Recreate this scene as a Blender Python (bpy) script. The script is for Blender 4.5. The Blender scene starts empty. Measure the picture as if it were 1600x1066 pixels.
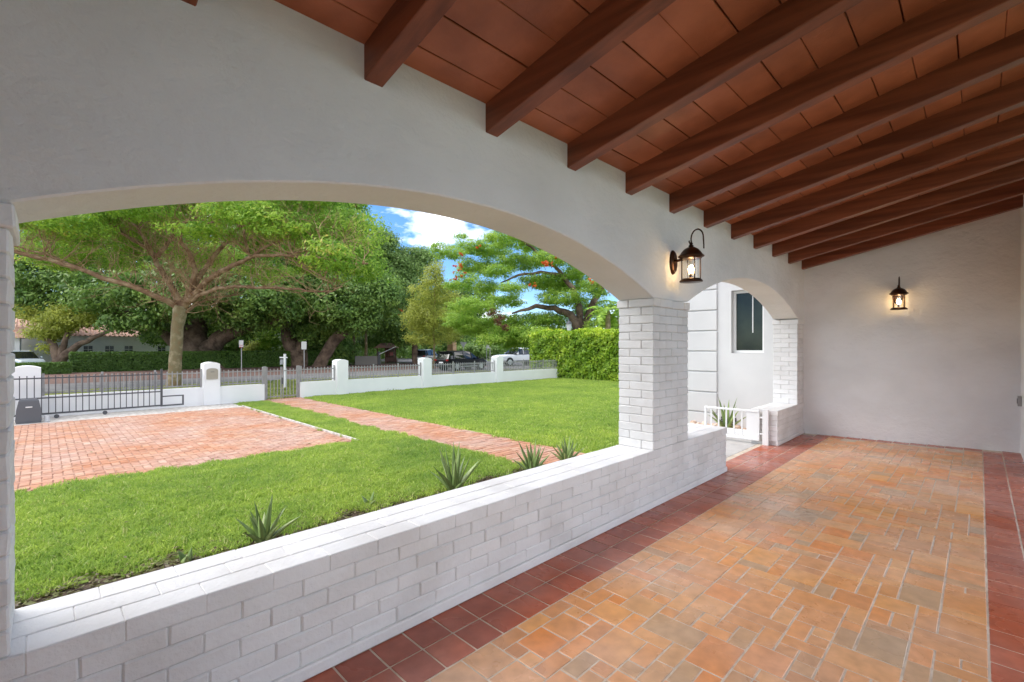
import bpy, math, random
import numpy as np
from mathutils import Vector, Matrix
R = math.radians
random.seed(7)
SC = bpy.context.scene
COL = SC.collection

# ------------------------------------------------------------------ camera
F_PX, YAW, H = 732.2, 0.7841, 1.32          # focal length in photo pixels, angle between +X and the view axis, eye height
cam_d = bpy.data.cameras.new('camera'); cam = bpy.data.objects.new('camera', cam_d); COL.objects.link(cam)
cam.location = (0, 0, H)
cam.rotation_euler = (R(90), 0, YAW - R(90))
cam_d.sensor_width = 36.0; cam_d.lens = 36.0 * F_PX / 1600.0
cam_d.shift_y = (541.1 - 533.0) / 1600.0
cam_d.clip_start = 0.05; cam_d.clip_end = 3000
SC.camera = cam

# ------------------------------------------------------------------ sky, sun, exposure
SUN_EL, SUN_AZ = 52.0, 122.0                # a veiled sun stands out over the garden, left of the view (azimuth from +X, anticlockwise)
w = bpy.data.worlds.new('World'); SC.world = w; w.use_nodes = True
nt = w.node_tree; nt.nodes.clear()
sky = nt.nodes.new('ShaderNodeTexSky'); sky.sky_type = 'NISHITA'; sky.sun_disc = False
sky.sun_elevation = R(SUN_EL); sky.sun_rotation = R(90 - SUN_AZ)
sky.air_density = 1.0; sky.dust_density = 0.0; sky.ozone_density = 3.0; sky.altitude = 2500
hs_ = nt.nodes.new('ShaderNodeHueSaturation'); hs_.inputs['Saturation'].default_value = 1.18
tc = nt.nodes.new('ShaderNodeTexCoord')
mp = nt.nodes.new('ShaderNodeMapping'); mp.inputs['Scale'].default_value = (1.0, 1.0, 2.6); mp.inputs['Location'].default_value = (1.3, 0.1, -0.58); mp.inputs['Rotation'].default_value = (0, 0, R(110))
nz = nt.nodes.new('ShaderNodeTexNoise'); nz.inputs['Scale'].default_value = 2.2; nz.inputs['Detail'].default_value = 7; nz.inputs['Roughness'].default_value = 0.55
rp = nt.nodes.new('ShaderNodeValToRGB'); rp.color_ramp.elements[0].position = 0.50; rp.color_ramp.elements[1].position = 0.60
mx = nt.nodes.new('ShaderNodeMix'); mx.data_type = 'RGBA'
mx.inputs['B'].default_value = (17.0, 16.7, 16.3, 1)
bg = nt.nodes.new('ShaderNodeBackground'); bg.inputs['Strength'].default_value = 0.10
ow = nt.nodes.new('ShaderNodeOutputWorld')
L = nt.links.new
L(tc.outputs['Generated'], mp.inputs['Vector']); L(mp.outputs[0], nz.inputs['Vector']); L(nz.outputs['Fac'], rp.inputs[0])
L(rp.outputs[0], mx.inputs['Factor']); L(sky.outputs[0], hs_.inputs['Color']); L(hs_.outputs[0], mx.inputs['A']); L(mx.outputs['Result'], bg.inputs[0]); L(bg.outputs[0], ow.inputs[0])

sd = bpy.data.lights.new('sun', 'SUN'); sd.energy = 1.75; sd.angle = R(50); sd.color = (1.0, 0.96, 0.90)
sun = bpy.data.objects.new('sun', sd); COL.objects.link(sun)
dv = Vector((math.cos(R(SUN_AZ)) * math.cos(R(SUN_EL)), math.sin(R(SUN_AZ)) * math.cos(R(SUN_EL)), math.sin(R(SUN_EL))))
sun.rotation_euler = dv.to_track_quat('Z', 'Y').to_euler(); sun.location = dv * 60

SC.view_settings.view_transform = 'Standard'; SC.view_settings.look = 'None'
SC.view_settings.exposure = 1.21; SC.view_settings.use_white_balance = True; SC.view_settings.white_balance_temperature = 6550; SC.view_settings.white_balance_tint = 10; SC.view_settings.gamma = 1.0; SC.view_settings.use_curve_mapping = False
SC.render.engine = 'CYCLES'
SC.cycles.max_bounces = 8; SC.cycles.diffuse_bounces = 6; SC.cycles.transparent_max_bounces = 12

# ------------------------------------------------------------------ helpers: places measured from the photo
ca, sa = math.cos(YAW), math.sin(YAW)
def at(u, D):                     # photo column u at distance D -> ground x, y
    l = (u - 800.0) / F_PX * D
    return ca * D + sa * l, sa * D - ca * l
def zat(v, D): return H - (v - 541.1) / F_PX * D
def P3(u, v, D):
    x, y = at(u, D); return (x, y, zat(v, D))

# ------------------------------------------------------------------ helpers: objects
def tag(o, label=None, cat=None, group=None, kind=None):
    if label: o['label'] = label
    if cat: o['category'] = cat
    if group: o['group'] = group
    if kind: o['kind'] = kind
    return o
def thing(name, label, cat, loc=(0, 0, 0), rz=0.0, group=None):
    o = bpy.data.objects.new(name, None); COL.objects.link(o)
    o.location = loc; o.rotation_euler = (0, 0, rz); o.empty_display_size = 0.1
    return tag(o, label, cat, group)
def link(name, me, mat=None, parent=None, loc=None, rot=None):
    o = bpy.data.objects.new(name, me); COL.objects.link(o)
    if mat is not None and len(me.materials) == 0: me.materials.append(mat)
    if parent is not None: o.parent = parent
    if loc is not None: o.location = loc
    if rot is not None: o.rotation_euler = rot
    return o
def copy_tree(o, parent=None):
    c = o.copy(); COL.objects.link(c)
    if parent is not None: c.parent = parent
    for ch in [k for k in COL.objects if k.parent == o]:
        copy_tree(ch, c)
    return c

class MB:
    def __init__(s): s.v = []; s.f = []; s.smooth = False
    def add(s, vs, fs):
        b = len(s.v); s.v += [tuple(p) for p in vs]; s.f += [tuple(i + b for i in f) for f in fs]; return s
    def box(s, x0, x1, y0, y1, z0, z1):
        vs = [(x, y, z) for z in (z0, z1) for y in (y0, y1) for x in (x0, x1)]
        return s.add(vs, [(0, 2, 3, 1), (4, 5, 7, 6), (0, 1, 5, 4), (2, 6, 7, 3), (0, 4, 6, 2), (1, 3, 7, 5)])
    def cbox(s, x0, x1, y0, y1, z0, z1, c, jit=0.0, rnd=random):
        """chamfered box, edges cut back by c, corners uneven by jit"""
        vs = []; idx = {}
        X = (x0, x1); Y = (y0, y1); Z = (z0, z1)
        for i in (0, 1):
            for j in (0, 1):
                for k in (0, 1):
                    sx, sy, sz = (1, -1)[i], (1, -1)[j], (1, -1)[k]
                    jx, jy, jz = [rnd.uniform(-jit, jit) for _ in range(3)]
                    px, py, pz = X[i] + jx, Y[j] + jy, Z[k] + jz
                    idx[(i, j, k, 0)] = len(vs); vs.append((px, py + sy * c, pz + sz * c))
                    idx[(i, j, k, 1)] = len(vs); vs.append((px + sx * c, py, pz + sz * c))
                    idx[(i, j, k, 2)] = len(vs); vs.append((px + sx * c, py + sy * c, pz))
        g = lambda i, j, k, a: idx[(i, j, k, a)]
        fs = []
        fs.append((g(0,0,0,0), g(0,0,1,0), g(0,1,1,0), g(0,1,0,0))); fs.append((g(1,0,0,0), g(1,1,0,0), g(1,1,1,0), g(1,0,1,0)))
        fs.append((g(0,0,0,1), g(1,0,0,1), g(1,0,1,1), g(0,0,1,1))); fs.append((g(0,1,0,1), g(0,1,1,1), g(1,1,1,1), g(1,1,0,1)))
        fs.append((g(0,0,0,2), g(0,1,0,2), g(1,1,0,2), g(1,0,0,2))); fs.append((g(0,0,1,2), g(1,0,1,2), g(1,1,1,2), g(0,1,1,2)))
        for i in (0, 1):
            for j in (0, 1): fs.append((g(i,j,0,0), g(i,j,1,0), g(i,j,1,1), g(i,j,0,1)) if (i + j) % 2 else (g(i,j,0,0), g(i,j,0,1), g(i,j,1,1), g(i,j,1,0)))
        for i in (0, 1):
            for k in (0, 1): fs.append((g(i,0,k,0), g(i,1,k,0), g(i,1,k,2), g(i,0,k,2)) if (i + k) % 2 == 0 else (g(i,0,k,0), g(i,0,k,2), g(i,1,k,2), g(i,1,k,0)))
        for j in (0, 1):
            for k in (0, 1): fs.append((g(0,j,k,1), g(1,j,k,1), g(1,j,k,2), g(0,j,k,2)) if (j + k) % 2 else (g(0,j,k,1), g(0,j,k,2), g(1,j,k,2), g(1,j,k,1)))
        for i in (0, 1):
            for j in (0, 1):
                for k in (0, 1):
                    t = (g(i,j,k,0), g(i,j,k,1), g(i,j,k,2))
                    fs.append(t if (i + j + k) % 2 == 0 else t[::-1])
        return s.add(vs, fs)
    def cyl(s, p0, p1, r0, r1=None, n=10, cap=True):
        r1 = r0 if r1 is None else r1
        return s.tube([p0, p1], [r0, r1], n, cap)
    def tube(s, pts, rs, n=8, cap=True):
        pts = [Vector(p) for p in pts]; b = len(s.v); m = len(pts)
        up = None
        for i, p in enumerate(pts):
            t = (pts[min(i + 1, m - 1)] - pts[max(i - 1, 0)])
            t = t.normalized() if t.length > 1e-9 else Vector((0, 0, 1))
            if up is None:
                up = Vector((1, 0, 0)) if abs(t.x) < 0.9 else Vector((0, 1, 0))
            a = t.cross(up).normalized(); up = a.cross(t).normalized()
            for k in range(n):
                an = 2 * math.pi * k / n
                q = p + (a * math.cos(an) + up * math.sin(an)) * rs[i]
                s.v.append(tuple(q))
        for i in range(m - 1):
            for k in range(n):
                k2 = (k + 1) % n
                s.f.append((b + i * n + k, b + i * n + k2, b + (i + 1) * n + k2, b + (i + 1) * n + k))
        if cap:
            s.f.append(tuple(b + k for k in range(n))[::-1]); s.f.append(tuple(b + (m - 1) * n + k for k in range(n)))
        return s
    def lathe(s, prof, n=20, c=(0, 0)):
        b = len(s.v); m = len(prof)
        for r, z in prof:
            for k in range(n):
                an = 2 * math.pi * k / n; s.v.append((c[0] + r * math.cos(an), c[1] + r * math.sin(an), z))
        for i in range(m - 1):
            for k in range(n):
                k2 = (k + 1) % n; s.f.append((b + i * n + k, b + i * n + k2, b + (i + 1) * n + k2, b + (i + 1) * n + k))
        return s
    def prism(s, poly, z0, z1):
        n = len(poly); b = len(s.v)
        s.v += [(x, y, z0) for x, y in poly] + [(x, y, z1) for x, y in poly]
        s.f.append(tuple(b + i for i in range(n))[::-1]); s.f.append(tuple(b + n + i for i in range(n)))
        for i in range(n):
            j = (i + 1) % n; s.f.append((b + i, b + j, b + n + j, b + n + i))
        return s
    def mesh(s, name, smooth=False):
        me = bpy.data.meshes.new(name); me.from_pydata(s.v, [], s.f); me.update()
        if smooth or s.smooth: me.polygons.foreach_set('use_smooth', [True] * len(me.polygons))
        return me
    def build(s, name, mat, parent=None, smooth=False, loc=None, rot=None):
        return link(name, s.mesh(name, smooth), mat, parent, loc, rot)

# ------------------------------------------------------------------ helpers: materials
def srgb(r, g, b):
    f = lambda c: ((c / 255 + 0.055) / 1.055) ** 2.4 if c > 10 else c / 255 / 12.92
    return (f(r), f(g), f(b), 1)
def C4(c): return tuple(c) + (1,) if len(c) == 3 else c
def M(name, c1, c2=None, rough=0.6, vscale=3.0, detail=5, bump=0.0, bscale=60.0, bdist=0.01, objvar=0.0, rvar=0.0, spec=0.5, metal=0.0, c3=None, stretch=(1, 1, 1), lo=0.35, hi=0.65, bump2=0.0, b2scale=8.0, local=False):
    m = bpy.data.materials.new(name); m.use_nodes = True; nt = m.node_tree; b = nt.nodes['Principled BSDF']
    L = nt.links.new
    geo = nt.nodes.new('ShaderNodeNewGeometry'); mp = nt.nodes.new('ShaderNodeMapping'); mp.inputs['Scale'].default_value = stretch
    if local:
        tcn = nt.nodes.new('ShaderNodeTexCoord'); L(tcn.outputs['Object'], mp.inputs['Vector'])
    else: L(geo.outputs['Position'], mp.inputs['Vector'])
    b.inputs['Roughness'].default_value = rough; b.inputs['Metallic'].default_value = metal
    b.inputs['Specular IOR Level'].default_value = spec
    out = None
    if c2 is not None:
        n = nt.nodes.new('ShaderNodeTexNoise'); n.inputs['Scale'].default_value = vscale; n.inputs['Detail'].default_value = detail
        L(mp.outputs[0], n.inputs['Vector'])
        r = nt.nodes.new('ShaderNodeValToRGB'); r.color_ramp.elements[0].position = lo; r.color_ramp.elements[1].position = hi
        r.color_ramp.elements[0].color = C4(c1); r.color_ramp.elements[1].color = C4(c2)
        if c3 is not None:
            e = r.color_ramp.elements.new((lo + hi) / 2); e.color = C4(c3)
        L(n.outputs['Fac'], r.inputs[0]); out = r.outputs[0]
        if rvar:
            mr = nt.nodes.new('ShaderNodeMapRange'); mr.inputs['From Min'].default_value = 0.3; mr.inputs['From Max'].default_value = 0.7
            mr.inputs['To Min'].default_value = max(0.02, rough - rvar); mr.inputs['To Max'].default_value = rough + rvar
            n2 = nt.nodes.new('ShaderNodeTexNoise'); n2.inputs['Scale'].default_value = vscale * 0.7; n2.inputs['Detail'].default_value = 4
            L(mp.outputs[0], n2.inputs['Vector']); L(n2.outputs['Fac'], mr.inputs['Value']); L(mr.outputs[0], b.inputs['Roughness'])
    if objvar:
        oi = nt.nodes.new('ShaderNodeObjectInfo'); mr = nt.nodes.new('ShaderNodeMapRange')
        mr.inputs['To Min'].default_value = 1 - objvar; mr.inputs['To Max'].default_value = 1 + objvar
        L(oi.outputs['Random'], mr.inputs['Value'])
        hs = nt.nodes.new('ShaderNodeHueSaturation'); L(mr.outputs[0], hs.inputs['Value'])
        if out is not None: L(out, hs.inputs['Color'])
        else: hs.inputs['Color'].default_value = C4(c1)
        out = hs.outputs[0]
    if out is not None: L(out, b.inputs['Base Color'])
    else: b.inputs['Base Color'].default_value = C4(c1)
    prev = None
    for st, sc_, di in ((bump, bscale, bdist), (bump2, b2scale, bdist * 3)):
        if st:
            n = nt.nodes.new('ShaderNodeTexNoise'); n.inputs['Scale'].default_value = sc_; n.inputs['Detail'].default_value = 6
            n.inputs['Roughness'].default_value = 0.6
            L(mp.outputs[0], n.inputs['Vector'])
            bn = nt.nodes.new('ShaderNodeBump'); bn.inputs['Strength'].default_value = st; bn.inputs['Distance'].default_value = di
            L(n.outputs['Fac'], bn.inputs['Height'])
            if prev is not None: L(prev, bn.inputs['Normal'])
            prev = bn.outputs[0]
    if prev is not None: L(prev, b.inputs['Normal'])
    return m
def tile_mat(name, cols, rough, spec=0.5):
    """fired clay: each tile its own colour out of a small range, mottled by noise"""
    m = bpy.data.materials.new(name); m.use_nodes = True; nt = m.node_tree; b = nt.nodes['Principled BSDF']; L = nt.links.new
    b.inputs['Specular IOR Level'].default_value = spec
    at_ = nt.nodes.new('ShaderNodeObjectInfo')
    ra = nt.nodes.new('ShaderNodeAttribute'); ra.attribute_name = 'tint'
    ad = nt.nodes.new('ShaderNodeMath'); ad.operation = 'ADD'; L(at_.outputs['Random'], ad.inputs[0]); L(ra.outputs['Fac'], ad.inputs[1])
    fr = nt.nodes.new('ShaderNodeMath'); fr.operation = 'FRACT'; L(ad.outputs[0], fr.inputs[0])
    r = nt.nodes.new('ShaderNodeValToRGB'); r.color_ramp.elements[0].color = C4(cols[0]); r.color_ramp.elements[1].color = C4(cols[-1])
    for i, c in enumerate(cols[1:-1]):
        e = r.color_ramp.elements.new((i + 1) / (len(cols) - 1)); e.color = C4(c)
    L(fr.outputs[0], r.inputs[0])
    geo = nt.nodes.new('ShaderNodeNewGeometry')
    n = nt.nodes.new('ShaderNodeTexNoise'); n.inputs['Scale'].default_value = 15; n.inputs['Detail'].default_value = 8; L(geo.outputs['Position'], n.inputs['Vector'])
    hs = nt.nodes.new('ShaderNodeHueSaturation'); mr = nt.nodes.new('ShaderNodeMapRange')
    mr.inputs['From Min'].default_value = 0.3; mr.inputs['From Max'].default_value = 0.7; mr.inputs['To Min'].default_value = 0.86; mr.inputs['To Max'].default_value = 1.13
    L(n.outputs['Fac'], mr.inputs['Value']); L(mr.outputs[0], hs.inputs['Value']); L(r.outputs[0], hs.inputs['Color'])
    n4 = nt.nodes.new('ShaderNodeTexNoise'); n4.inputs['Scale'].default_value = 1.1; n4.inputs['Detail'].default_value = 3; L(geo.outputs['Position'], n4.inputs['Vector'])
    mr4 = nt.nodes.new('ShaderNodeMapRange'); mr4.inputs['From Min'].default_value = 0.35; mr4.inputs['From Max'].default_value = 0.65; mr4.inputs['To Min'].default_value = 0.8; mr4.inputs['To Max'].default_value = 1.1
    L(n4.outputs['Fac'], mr4.inputs['Value']); L(mr4.outputs[0], hs.inputs['Saturation'])
    # small rust spots
    n5 = nt.nodes.new('ShaderNodeTexNoise'); n5.inputs['Scale'].default_value = 11.0; n5.inputs['Detail'].default_value = 9; n5.inputs['Roughness'].default_value = 0.7; L(geo.outputs['Position'], n5.inputs['Vector'])
    r5 = nt.nodes.new('ShaderNodeValToRGB'); r5.color_ramp.elements[0].position = 0.71; r5.color_ramp.elements[1].position = 0.80; L(n5.outputs['Fac'], r5.inputs[0])
    mx = nt.nodes.new('ShaderNodeMix'); mx.data_type = 'RGBA'; mx.inputs['B'].default_value = (0.30, 0.10, 0.03, 1)
    L(r5.outputs[0], mx.inputs['Factor']); L(hs.outputs[0], mx.inputs['A']); L(mx.outputs['Result'], b.inputs['Base Color'])
    n2 = nt.nodes.new('ShaderNodeTexNoise'); n2.inputs['Scale'].default_value = 2.2; n2.inputs['Detail'].default_value = 5; L(geo.outputs['Position'], n2.inputs['Vector'])
    m2 = nt.nodes.new('ShaderNodeMapRange'); m2.inputs['From Min'].default_value = 0.3; m2.inputs['From Max'].default_value = 0.7
    m2.inputs['To Min'].default_value = rough - 0.1; m2.inputs['To Max'].default_value = rough + 0.14; L(n2.outputs['Fac'], m2.inputs['Value']); L(m2.outputs[0], b.inputs['Roughness'])
    n3 = nt.nodes.new('ShaderNodeTexNoise'); n3.inputs['Scale'].default_value = 28; n3.inputs['Detail'].default_value = 6; L(geo.outputs['Position'], n3.inputs['Vector'])
    bn = nt.nodes.new('ShaderNodeBump'); bn.inputs['Strength'].default_value = 0.12; bn.inputs['Distance'].default_value = 0.003; L(n3.outputs['Fac'], bn.inputs['Height']); L(bn.outputs[0], b.inputs['Normal'])
    return m
def leaf_mat(name, ca_, cb_, cc_=None, trans=0.35, rough=0.45, patch=0):
    m = bpy.data.materials.new(name); m.use_nodes = True; nt = m.node_tree; nt.nodes.clear(); L = nt.links.new
    o = nt.nodes.new('ShaderNodeOutputMaterial'); b = nt.nodes.new('ShaderNodeBsdfPrincipled'); t = nt.nodes.new('ShaderNodeBsdfTranslucent'); mx = nt.nodes.new('ShaderNodeMixShader')
    a = nt.nodes.new('ShaderNodeAttribute'); a.attribute_name = 'tint'; r = nt.nodes.new('ShaderNodeValToRGB')
    r.color_ramp.elements[0].color = C4(ca_); r.color_ramp.elements[1].color = C4(cb_)
    if cc_ is not None:
        e = r.color_ramp.elements.new(0.9); e.color = C4(cb_); r.color_ramp.elements[2].color = C4(cc_)
    L(a.outputs['Fac'], r.inputs[0]); outc = r.outputs[0]
    if patch:
        g = nt.nodes.new('ShaderNodeNewGeometry')
        for sc_, amt in ((0.55, patch), (3.2, patch * .8)):
            n = nt.nodes.new('ShaderNodeTexNoise'); n.inputs['Scale'].default_value = sc_; n.inputs['Detail'].default_value = 5; L(g.outputs['Position'], n.inputs['Vector'])
            q = nt.nodes.new('ShaderNodeMapRange'); q.inputs['From Min'].default_value = .32; q.inputs['From Max'].default_value = .68; q.inputs['To Min'].default_value = 1 - amt; q.inputs['To Max'].default_value = 1 + amt
            q2 = nt.nodes.new('ShaderNodeMapRange'); q2.inputs['From Min'].default_value = .3; q2.inputs['From Max'].default_value = .7; q2.inputs['To Min'].default_value = .5 + amt * .06; q2.inputs['To Max'].default_value = .5 - amt * .12
            h = nt.nodes.new('ShaderNodeHueSaturation'); L(n.outputs['Fac'], q.inputs['Value']); L(n.outputs['Fac'], q2.inputs['Value']); L(q.outputs[0], h.inputs['Value']); L(q2.outputs[0], h.inputs['Hue']); L(outc, h.inputs['Color']); outc = h.outputs[0]
    L(outc, b.inputs['Base Color']); L(outc, t.inputs['Color'])
    b.inputs['Roughness'].default_value = rough; b.inputs['Specular IOR Level'].default_value = 0.35; mx.inputs[0].default_value = trans
    L(b.outputs[0], mx.inputs[1]); L(t.outputs[0], mx.inputs[2]); L(mx.outputs[0], o.inputs[0])
    return m
def glass_mat(name, tint=(0.9, 0.9, 0.9), fac=0.25, rough=0.03):
    m = bpy.data.materials.new(name); m.use_nodes = True; nt = m.node_tree; nt.nodes.clear(); L = nt.links.new
    o = nt.nodes.new('ShaderNodeOutputMaterial'); g = nt.nodes.new('ShaderNodeBsdfGlossy'); t = nt.nodes.new('ShaderNodeBsdfTransparent'); mx = nt.nodes.new('ShaderNodeMixShader')
    g.inputs['Roughness'].default_value = rough; t.inputs['Color'].default_value = C4(tint); mx.inputs[0].default_value = fac
    L(t.outputs[0], mx.inputs[1]); L(g.outputs[0], mx.inputs[2]); L(mx.outputs[0], o.inputs[0]); return m
def emit_mat(name, c, s):
    m = bpy.data.materials.new(name); m.use_nodes = True; b = m.node_tree.nodes['Principled BSDF']
    b.inputs['Base Color'].default_value = C4(c); b.inputs['Emission Color'].default_value = C4(c); b.inputs['Emission Strength'].default_value = s; return m

plaster = M('white_plaster', (0.72, 0.715, 0.705), (0.81, 0.81, 0.805), rough=0.75, vscale=1.5, bump=0.50, bscale=24, bdist=0.012, bump2=0.6, b2scale=5.0, stretch=(0.85, 0.85, 1.2))
paint = M('painted_brick_white', (0.68, 0.665, 0.645), (0.77, 0.765, 0.755), rough=0.55, lo=0.28, hi=0.55, vscale=3.5, bump=0.6, bscale=48, bdist=0.006, bump2=0.35, b2scale=11, objvar=0.05)
mortar = M('painted_mortar', (0.56, 0.55, 0.53), (0.66, 0.65, 0.64), rough=0.7, vscale=8, bump=0.4, bscale=70)
ext_white = M('white_stucco', (0.80, 0.80, 0.80), (0.85, 0.85, 0.845), rough=0.8, vscale=1.2, bump=0.2, bscale=90, bdist=0.004)
wood = M('stained_wood', (0.145, 0.042, 0.019), (0.28, 0.086, 0.039), rough=0.42, vscale=3.0, bump=0.35, bscale=30, bdist=0.004, stretch=(6, 0.35, 6), objvar=0.12, spec=0.4)
panel = M('red_brown_clay_board', (0.33, 0.105, 0.050), (0.47, 0.160, 0.080), rough=0.42, vscale=4, bump=0.45, bscale=22, bdist=0.006, objvar=0.13, spec=0.45, c3=(0.40, 0.13, 0.062))
fieldtile = tile_mat('orange_clay_tile', [(0.66, 0.305, 0.12), (0.61, 0.30, 0.135), (0.69, 0.325, 0.13), (0.67, 0.265, 0.095), (0.48, 0.32, 0.19), (0.65, 0.335, 0.15), (0.70, 0.36, 0.15), (0.55, 0.255, 0.11)], 0.27, 0.5)
redtile = tile_mat('dark_red_quarry_tile', [(0.40, 0.105, 0.055), (0.45, 0.125, 0.065), (0.35, 0.088, 0.048), (0.43, 0.112, 0.056)], 0.25, 0.3)
grout = M('sand_grout', (0.50, 0.41, 0.32), (0.66, 0.57, 0.47), rough=0.85, vscale=14, bump=0.4, bscale=90)
whitetile = M('pale_paving', (0.42, 0.40, 0.38), (0.52, 0.50, 0.48), rough=0.4, vscale=5, objvar=0.03)
bronze = M('oiled_bronze', (0.035, 0.020, 0.014), (0.085, 0.038, 0.020), rough=0.38, vscale=14, metal=0.75, spec=0.5)
lamp_glass = glass_mat('lamp_glass', (0.97, 0.93, 0.85), 0.12, 0.08)
bulb_m = emit_mat('bulb', (1.0, 0.72, 0.38), 20)
gatewhite = M('white_gate_paint', (0.78, 0.78, 0.77), rough=0.4)
grey_metal = M('grey_powder_coat', (0.27, 0.265, 0.26), (0.33, 0.325, 0.32), rough=0.5, vscale=8, spec=0.5)
grey_dark = M('charcoal_metal', (0.075, 0.078, 0.085), rough=0.45)
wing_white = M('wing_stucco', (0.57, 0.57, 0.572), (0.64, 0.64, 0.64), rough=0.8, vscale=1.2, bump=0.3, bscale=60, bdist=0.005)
asphalt = M('asphalt', (0.13, 0.125, 0.125), (0.19, 0.18, 0.178), rough=0.9, vscale=1.2, bump=0.5, bscale=120)
mulch = M('mulch', (0.10, 0.052, 0.036), (0.20, 0.11, 0.085), rough=0.95, vscale=5, bump=0.8, bscale=14, bdist=0.05)
soil = M('soil', (0.045, 0.028, 0.018), (0.14, 0.095, 0.06), rough=0.95, vscale=9, bump=0.9, bscale=24, bdist=0.03)
sand = M('pale_gravel', (0.42, 0.38, 0.33), (0.66, 0.63, 0.58), rough=0.9, vscale=11, bump=0.8, bscale=45, bdist=0.02)
lawn_base = M('lawn_ground', (0.13, 0.20, 0.02), (0.24, 0.34, 0.04), rough=0.9, vscale=6, bump=0.7, bscale=30, bdist=0.02)
verge_base = M('verge_ground', (0.10, 0.14, 0.03), (0.19, 0.21, 0.07), rough=0.9, vscale=2.5, bump=0.7, bscale=30, bdist=0.02)
terrain_m = M('far_ground', (0.06, 0.09, 0.025), (0.11, 0.14, 0.04), rough=0.95, vscale=0.5)
paver = tile_mat('red_paver', [(0.43, 0.205, 0.125), (0.48, 0.26, 0.17), (0.41, 0.19, 0.11), (0.51, 0.31, 0.21), (0.45, 0.23, 0.14)], 0.8)
pavesand = M('joint_sand', (0.30, 0.16, 0.11), (0.44, 0.27, 0.20), rough=0.95, vscale=8)
bark_tan = M('bark_tan', (0.22, 0.115, 0.065), (0.46, 0.31, 0.20), rough=0.9, vscale=2.5, bump=0.8, bscale=8, bdist=0.06, c3=(0.31, 0.18, 0.11))
bark_grey = M('bark_mottled', (0.26, 0.16, 0.08), (0.50, 0.38, 0.25), rough=0.9, lo=0.28, hi=0.72, vscale=3.0, bump=0.8, bscale=8, bdist=0.05, c3=(0.24, 0.19, 0.10))
bark_dark = M('bark_dark', (0.09, 0.058, 0.042), (0.24, 0.165, 0.12), rough=0.95, vscale=1.8, bump=0.9, bscale=5, bdist=0.1)
lf_lime = leaf_mat('leaf_lime', (0.17, 0.38, 0.05), (0.44, 0.66, 0.09), (0.62, 0.60, 0.12), trans=0.5, patch=0.18)
lf_mid = leaf_mat('leaf_mid', (0.167, 0.331, 0.043), (0.409, 0.662, 0.088), trans=0.4, patch=0.18)
lf_dark = leaf_mat('leaf_dark', (0.091, 0.191, 0.040), (0.263, 0.445, 0.091), trans=0.3, rough=0.42, patch=0.18)
lf_grey = leaf_mat('leaf_grey_green', (0.159, 0.273, 0.064), (0.345, 0.489, 0.159), trans=0.4)
lf_yellow = leaf_mat('leaf_yellow_green', (0.32, 0.38, 0.06), (0.60, 0.62, 0.13), trans=0.5)
lf_bright = leaf_mat('leaf_bright', (0.24, 0.44, 0.06), (0.52, 0.68, 0.11), trans=0.5)
lf_hedge = leaf_mat('leaf_hedge', (0.128, 0.269, 0.021), (0.389, 0.598, 0.045), (0.688, 0.747, 0.105), trans=0.4, patch=0.18)
lf_trim = leaf_mat('leaf_trimmed', (0.052, 0.111, 0.018), (0.130, 0.234, 0.039), trans=0.2)
lf_flower = leaf_mat('flower_orange', (0.62, 0.10, 0.03), (0.75, 0.22, 0.04), trans=0.4)
lf_brown = leaf_mat('pod_brown', (0.20, 0.09, 0.05), (0.30, 0.15, 0.08), trans=0.3)
lf_grass = leaf_mat('grass_blade', (0.22, 0.37, 0.060), (0.48, 0.64, 0.125), (0.68, 0.70, 0.28), trans=0.45, rough=0.5, patch=0.13)
lf_verge = leaf_mat('verge_blade', (0.22, 0.29, 0.06), (0.42, 0.45, 0.14), trans=0.35, patch=0.2)
lf_aloe = M('aloe_leaf', (0.13, 0.20, 0.06), (0.34, 0.42, 0.16), rough=0.45, vscale=7, c3=(0.20, 0.29, 0.09), stretch=(1, 1, 0.4), local=True)

# ================================================================== THE SETTING
W, T = 1.889, 0.331                     # inner face of the arcade wall, its thickness
WO = W + T
GZ, RZ = -0.45, -0.80                   # garden level, street level
K = 0.2111                              # slope of the ceiling
ZC = 2.624                              # ceiling height at the arcade wall
XL = -2.9                               # left end of the porch
XE, SK = 8.175, 0.1671                  # far end wall, slightly skewed
def xend(y): return XE + SK * (W - y)

def sheet(name, x0, x1, y0, y1, z, mat, t=0.05):
    return tag(MB().box(x0, x1, y0, y1, z - t, z).build(name, mat), kind='structure')

# terrain, one sheet sloping from the garden down to the street and on to the horizon
mb = MB(); ys = [-300, -8, 17.2, 22, 28.5, 60, 200, 1500]; zs = [GZ, GZ, GZ, -0.63, RZ, RZ, RZ, RZ]
for y, z in zip(ys, zs):
    mb.v += [(-900, y, z - 0.03), (1500, y, z - 0.03)]
for i in range(len(ys) - 1): mb.f.append((2 * i, 2 * i + 1, 2 * i + 3, 2 * i + 2))
tag(mb.build('terrain', terrain_m), kind='structure')
sheet('lawn', -9, 5.02, 4.74, 8.2, GZ, lawn_base)
sheet('lawn', 4.17, 5.02, 8.2, 16.35, GZ, lawn_base)
sheet('lawn', 6.30, 21.0, 4.4, 16.45, GZ, lawn_base)
sheet('planting_bed', -9, 5.0, WO, 4.76, GZ - 0.004, soil)
sheet('gravel_strip', -9, 4.17, 15.2, 16.5, GZ - 0.004, sand)
vg = MB(); 
for (ya, za, yb, zb) in ((16.9, GZ, 22, -0.63), (22, -0.63, 28.5, RZ), (28.5, RZ, 30.4, RZ)):
    b = len(vg.v); vg.v += [(-30, ya, za + 0.002), (60, ya, za + 0.002), (60, yb, zb + 0.002), (-30, yb, zb + 0.002)]; vg.f.append((b, b + 1, b + 2, b + 3))
tag(vg.build('grass_verge', verge_base), kind='structure')
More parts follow.
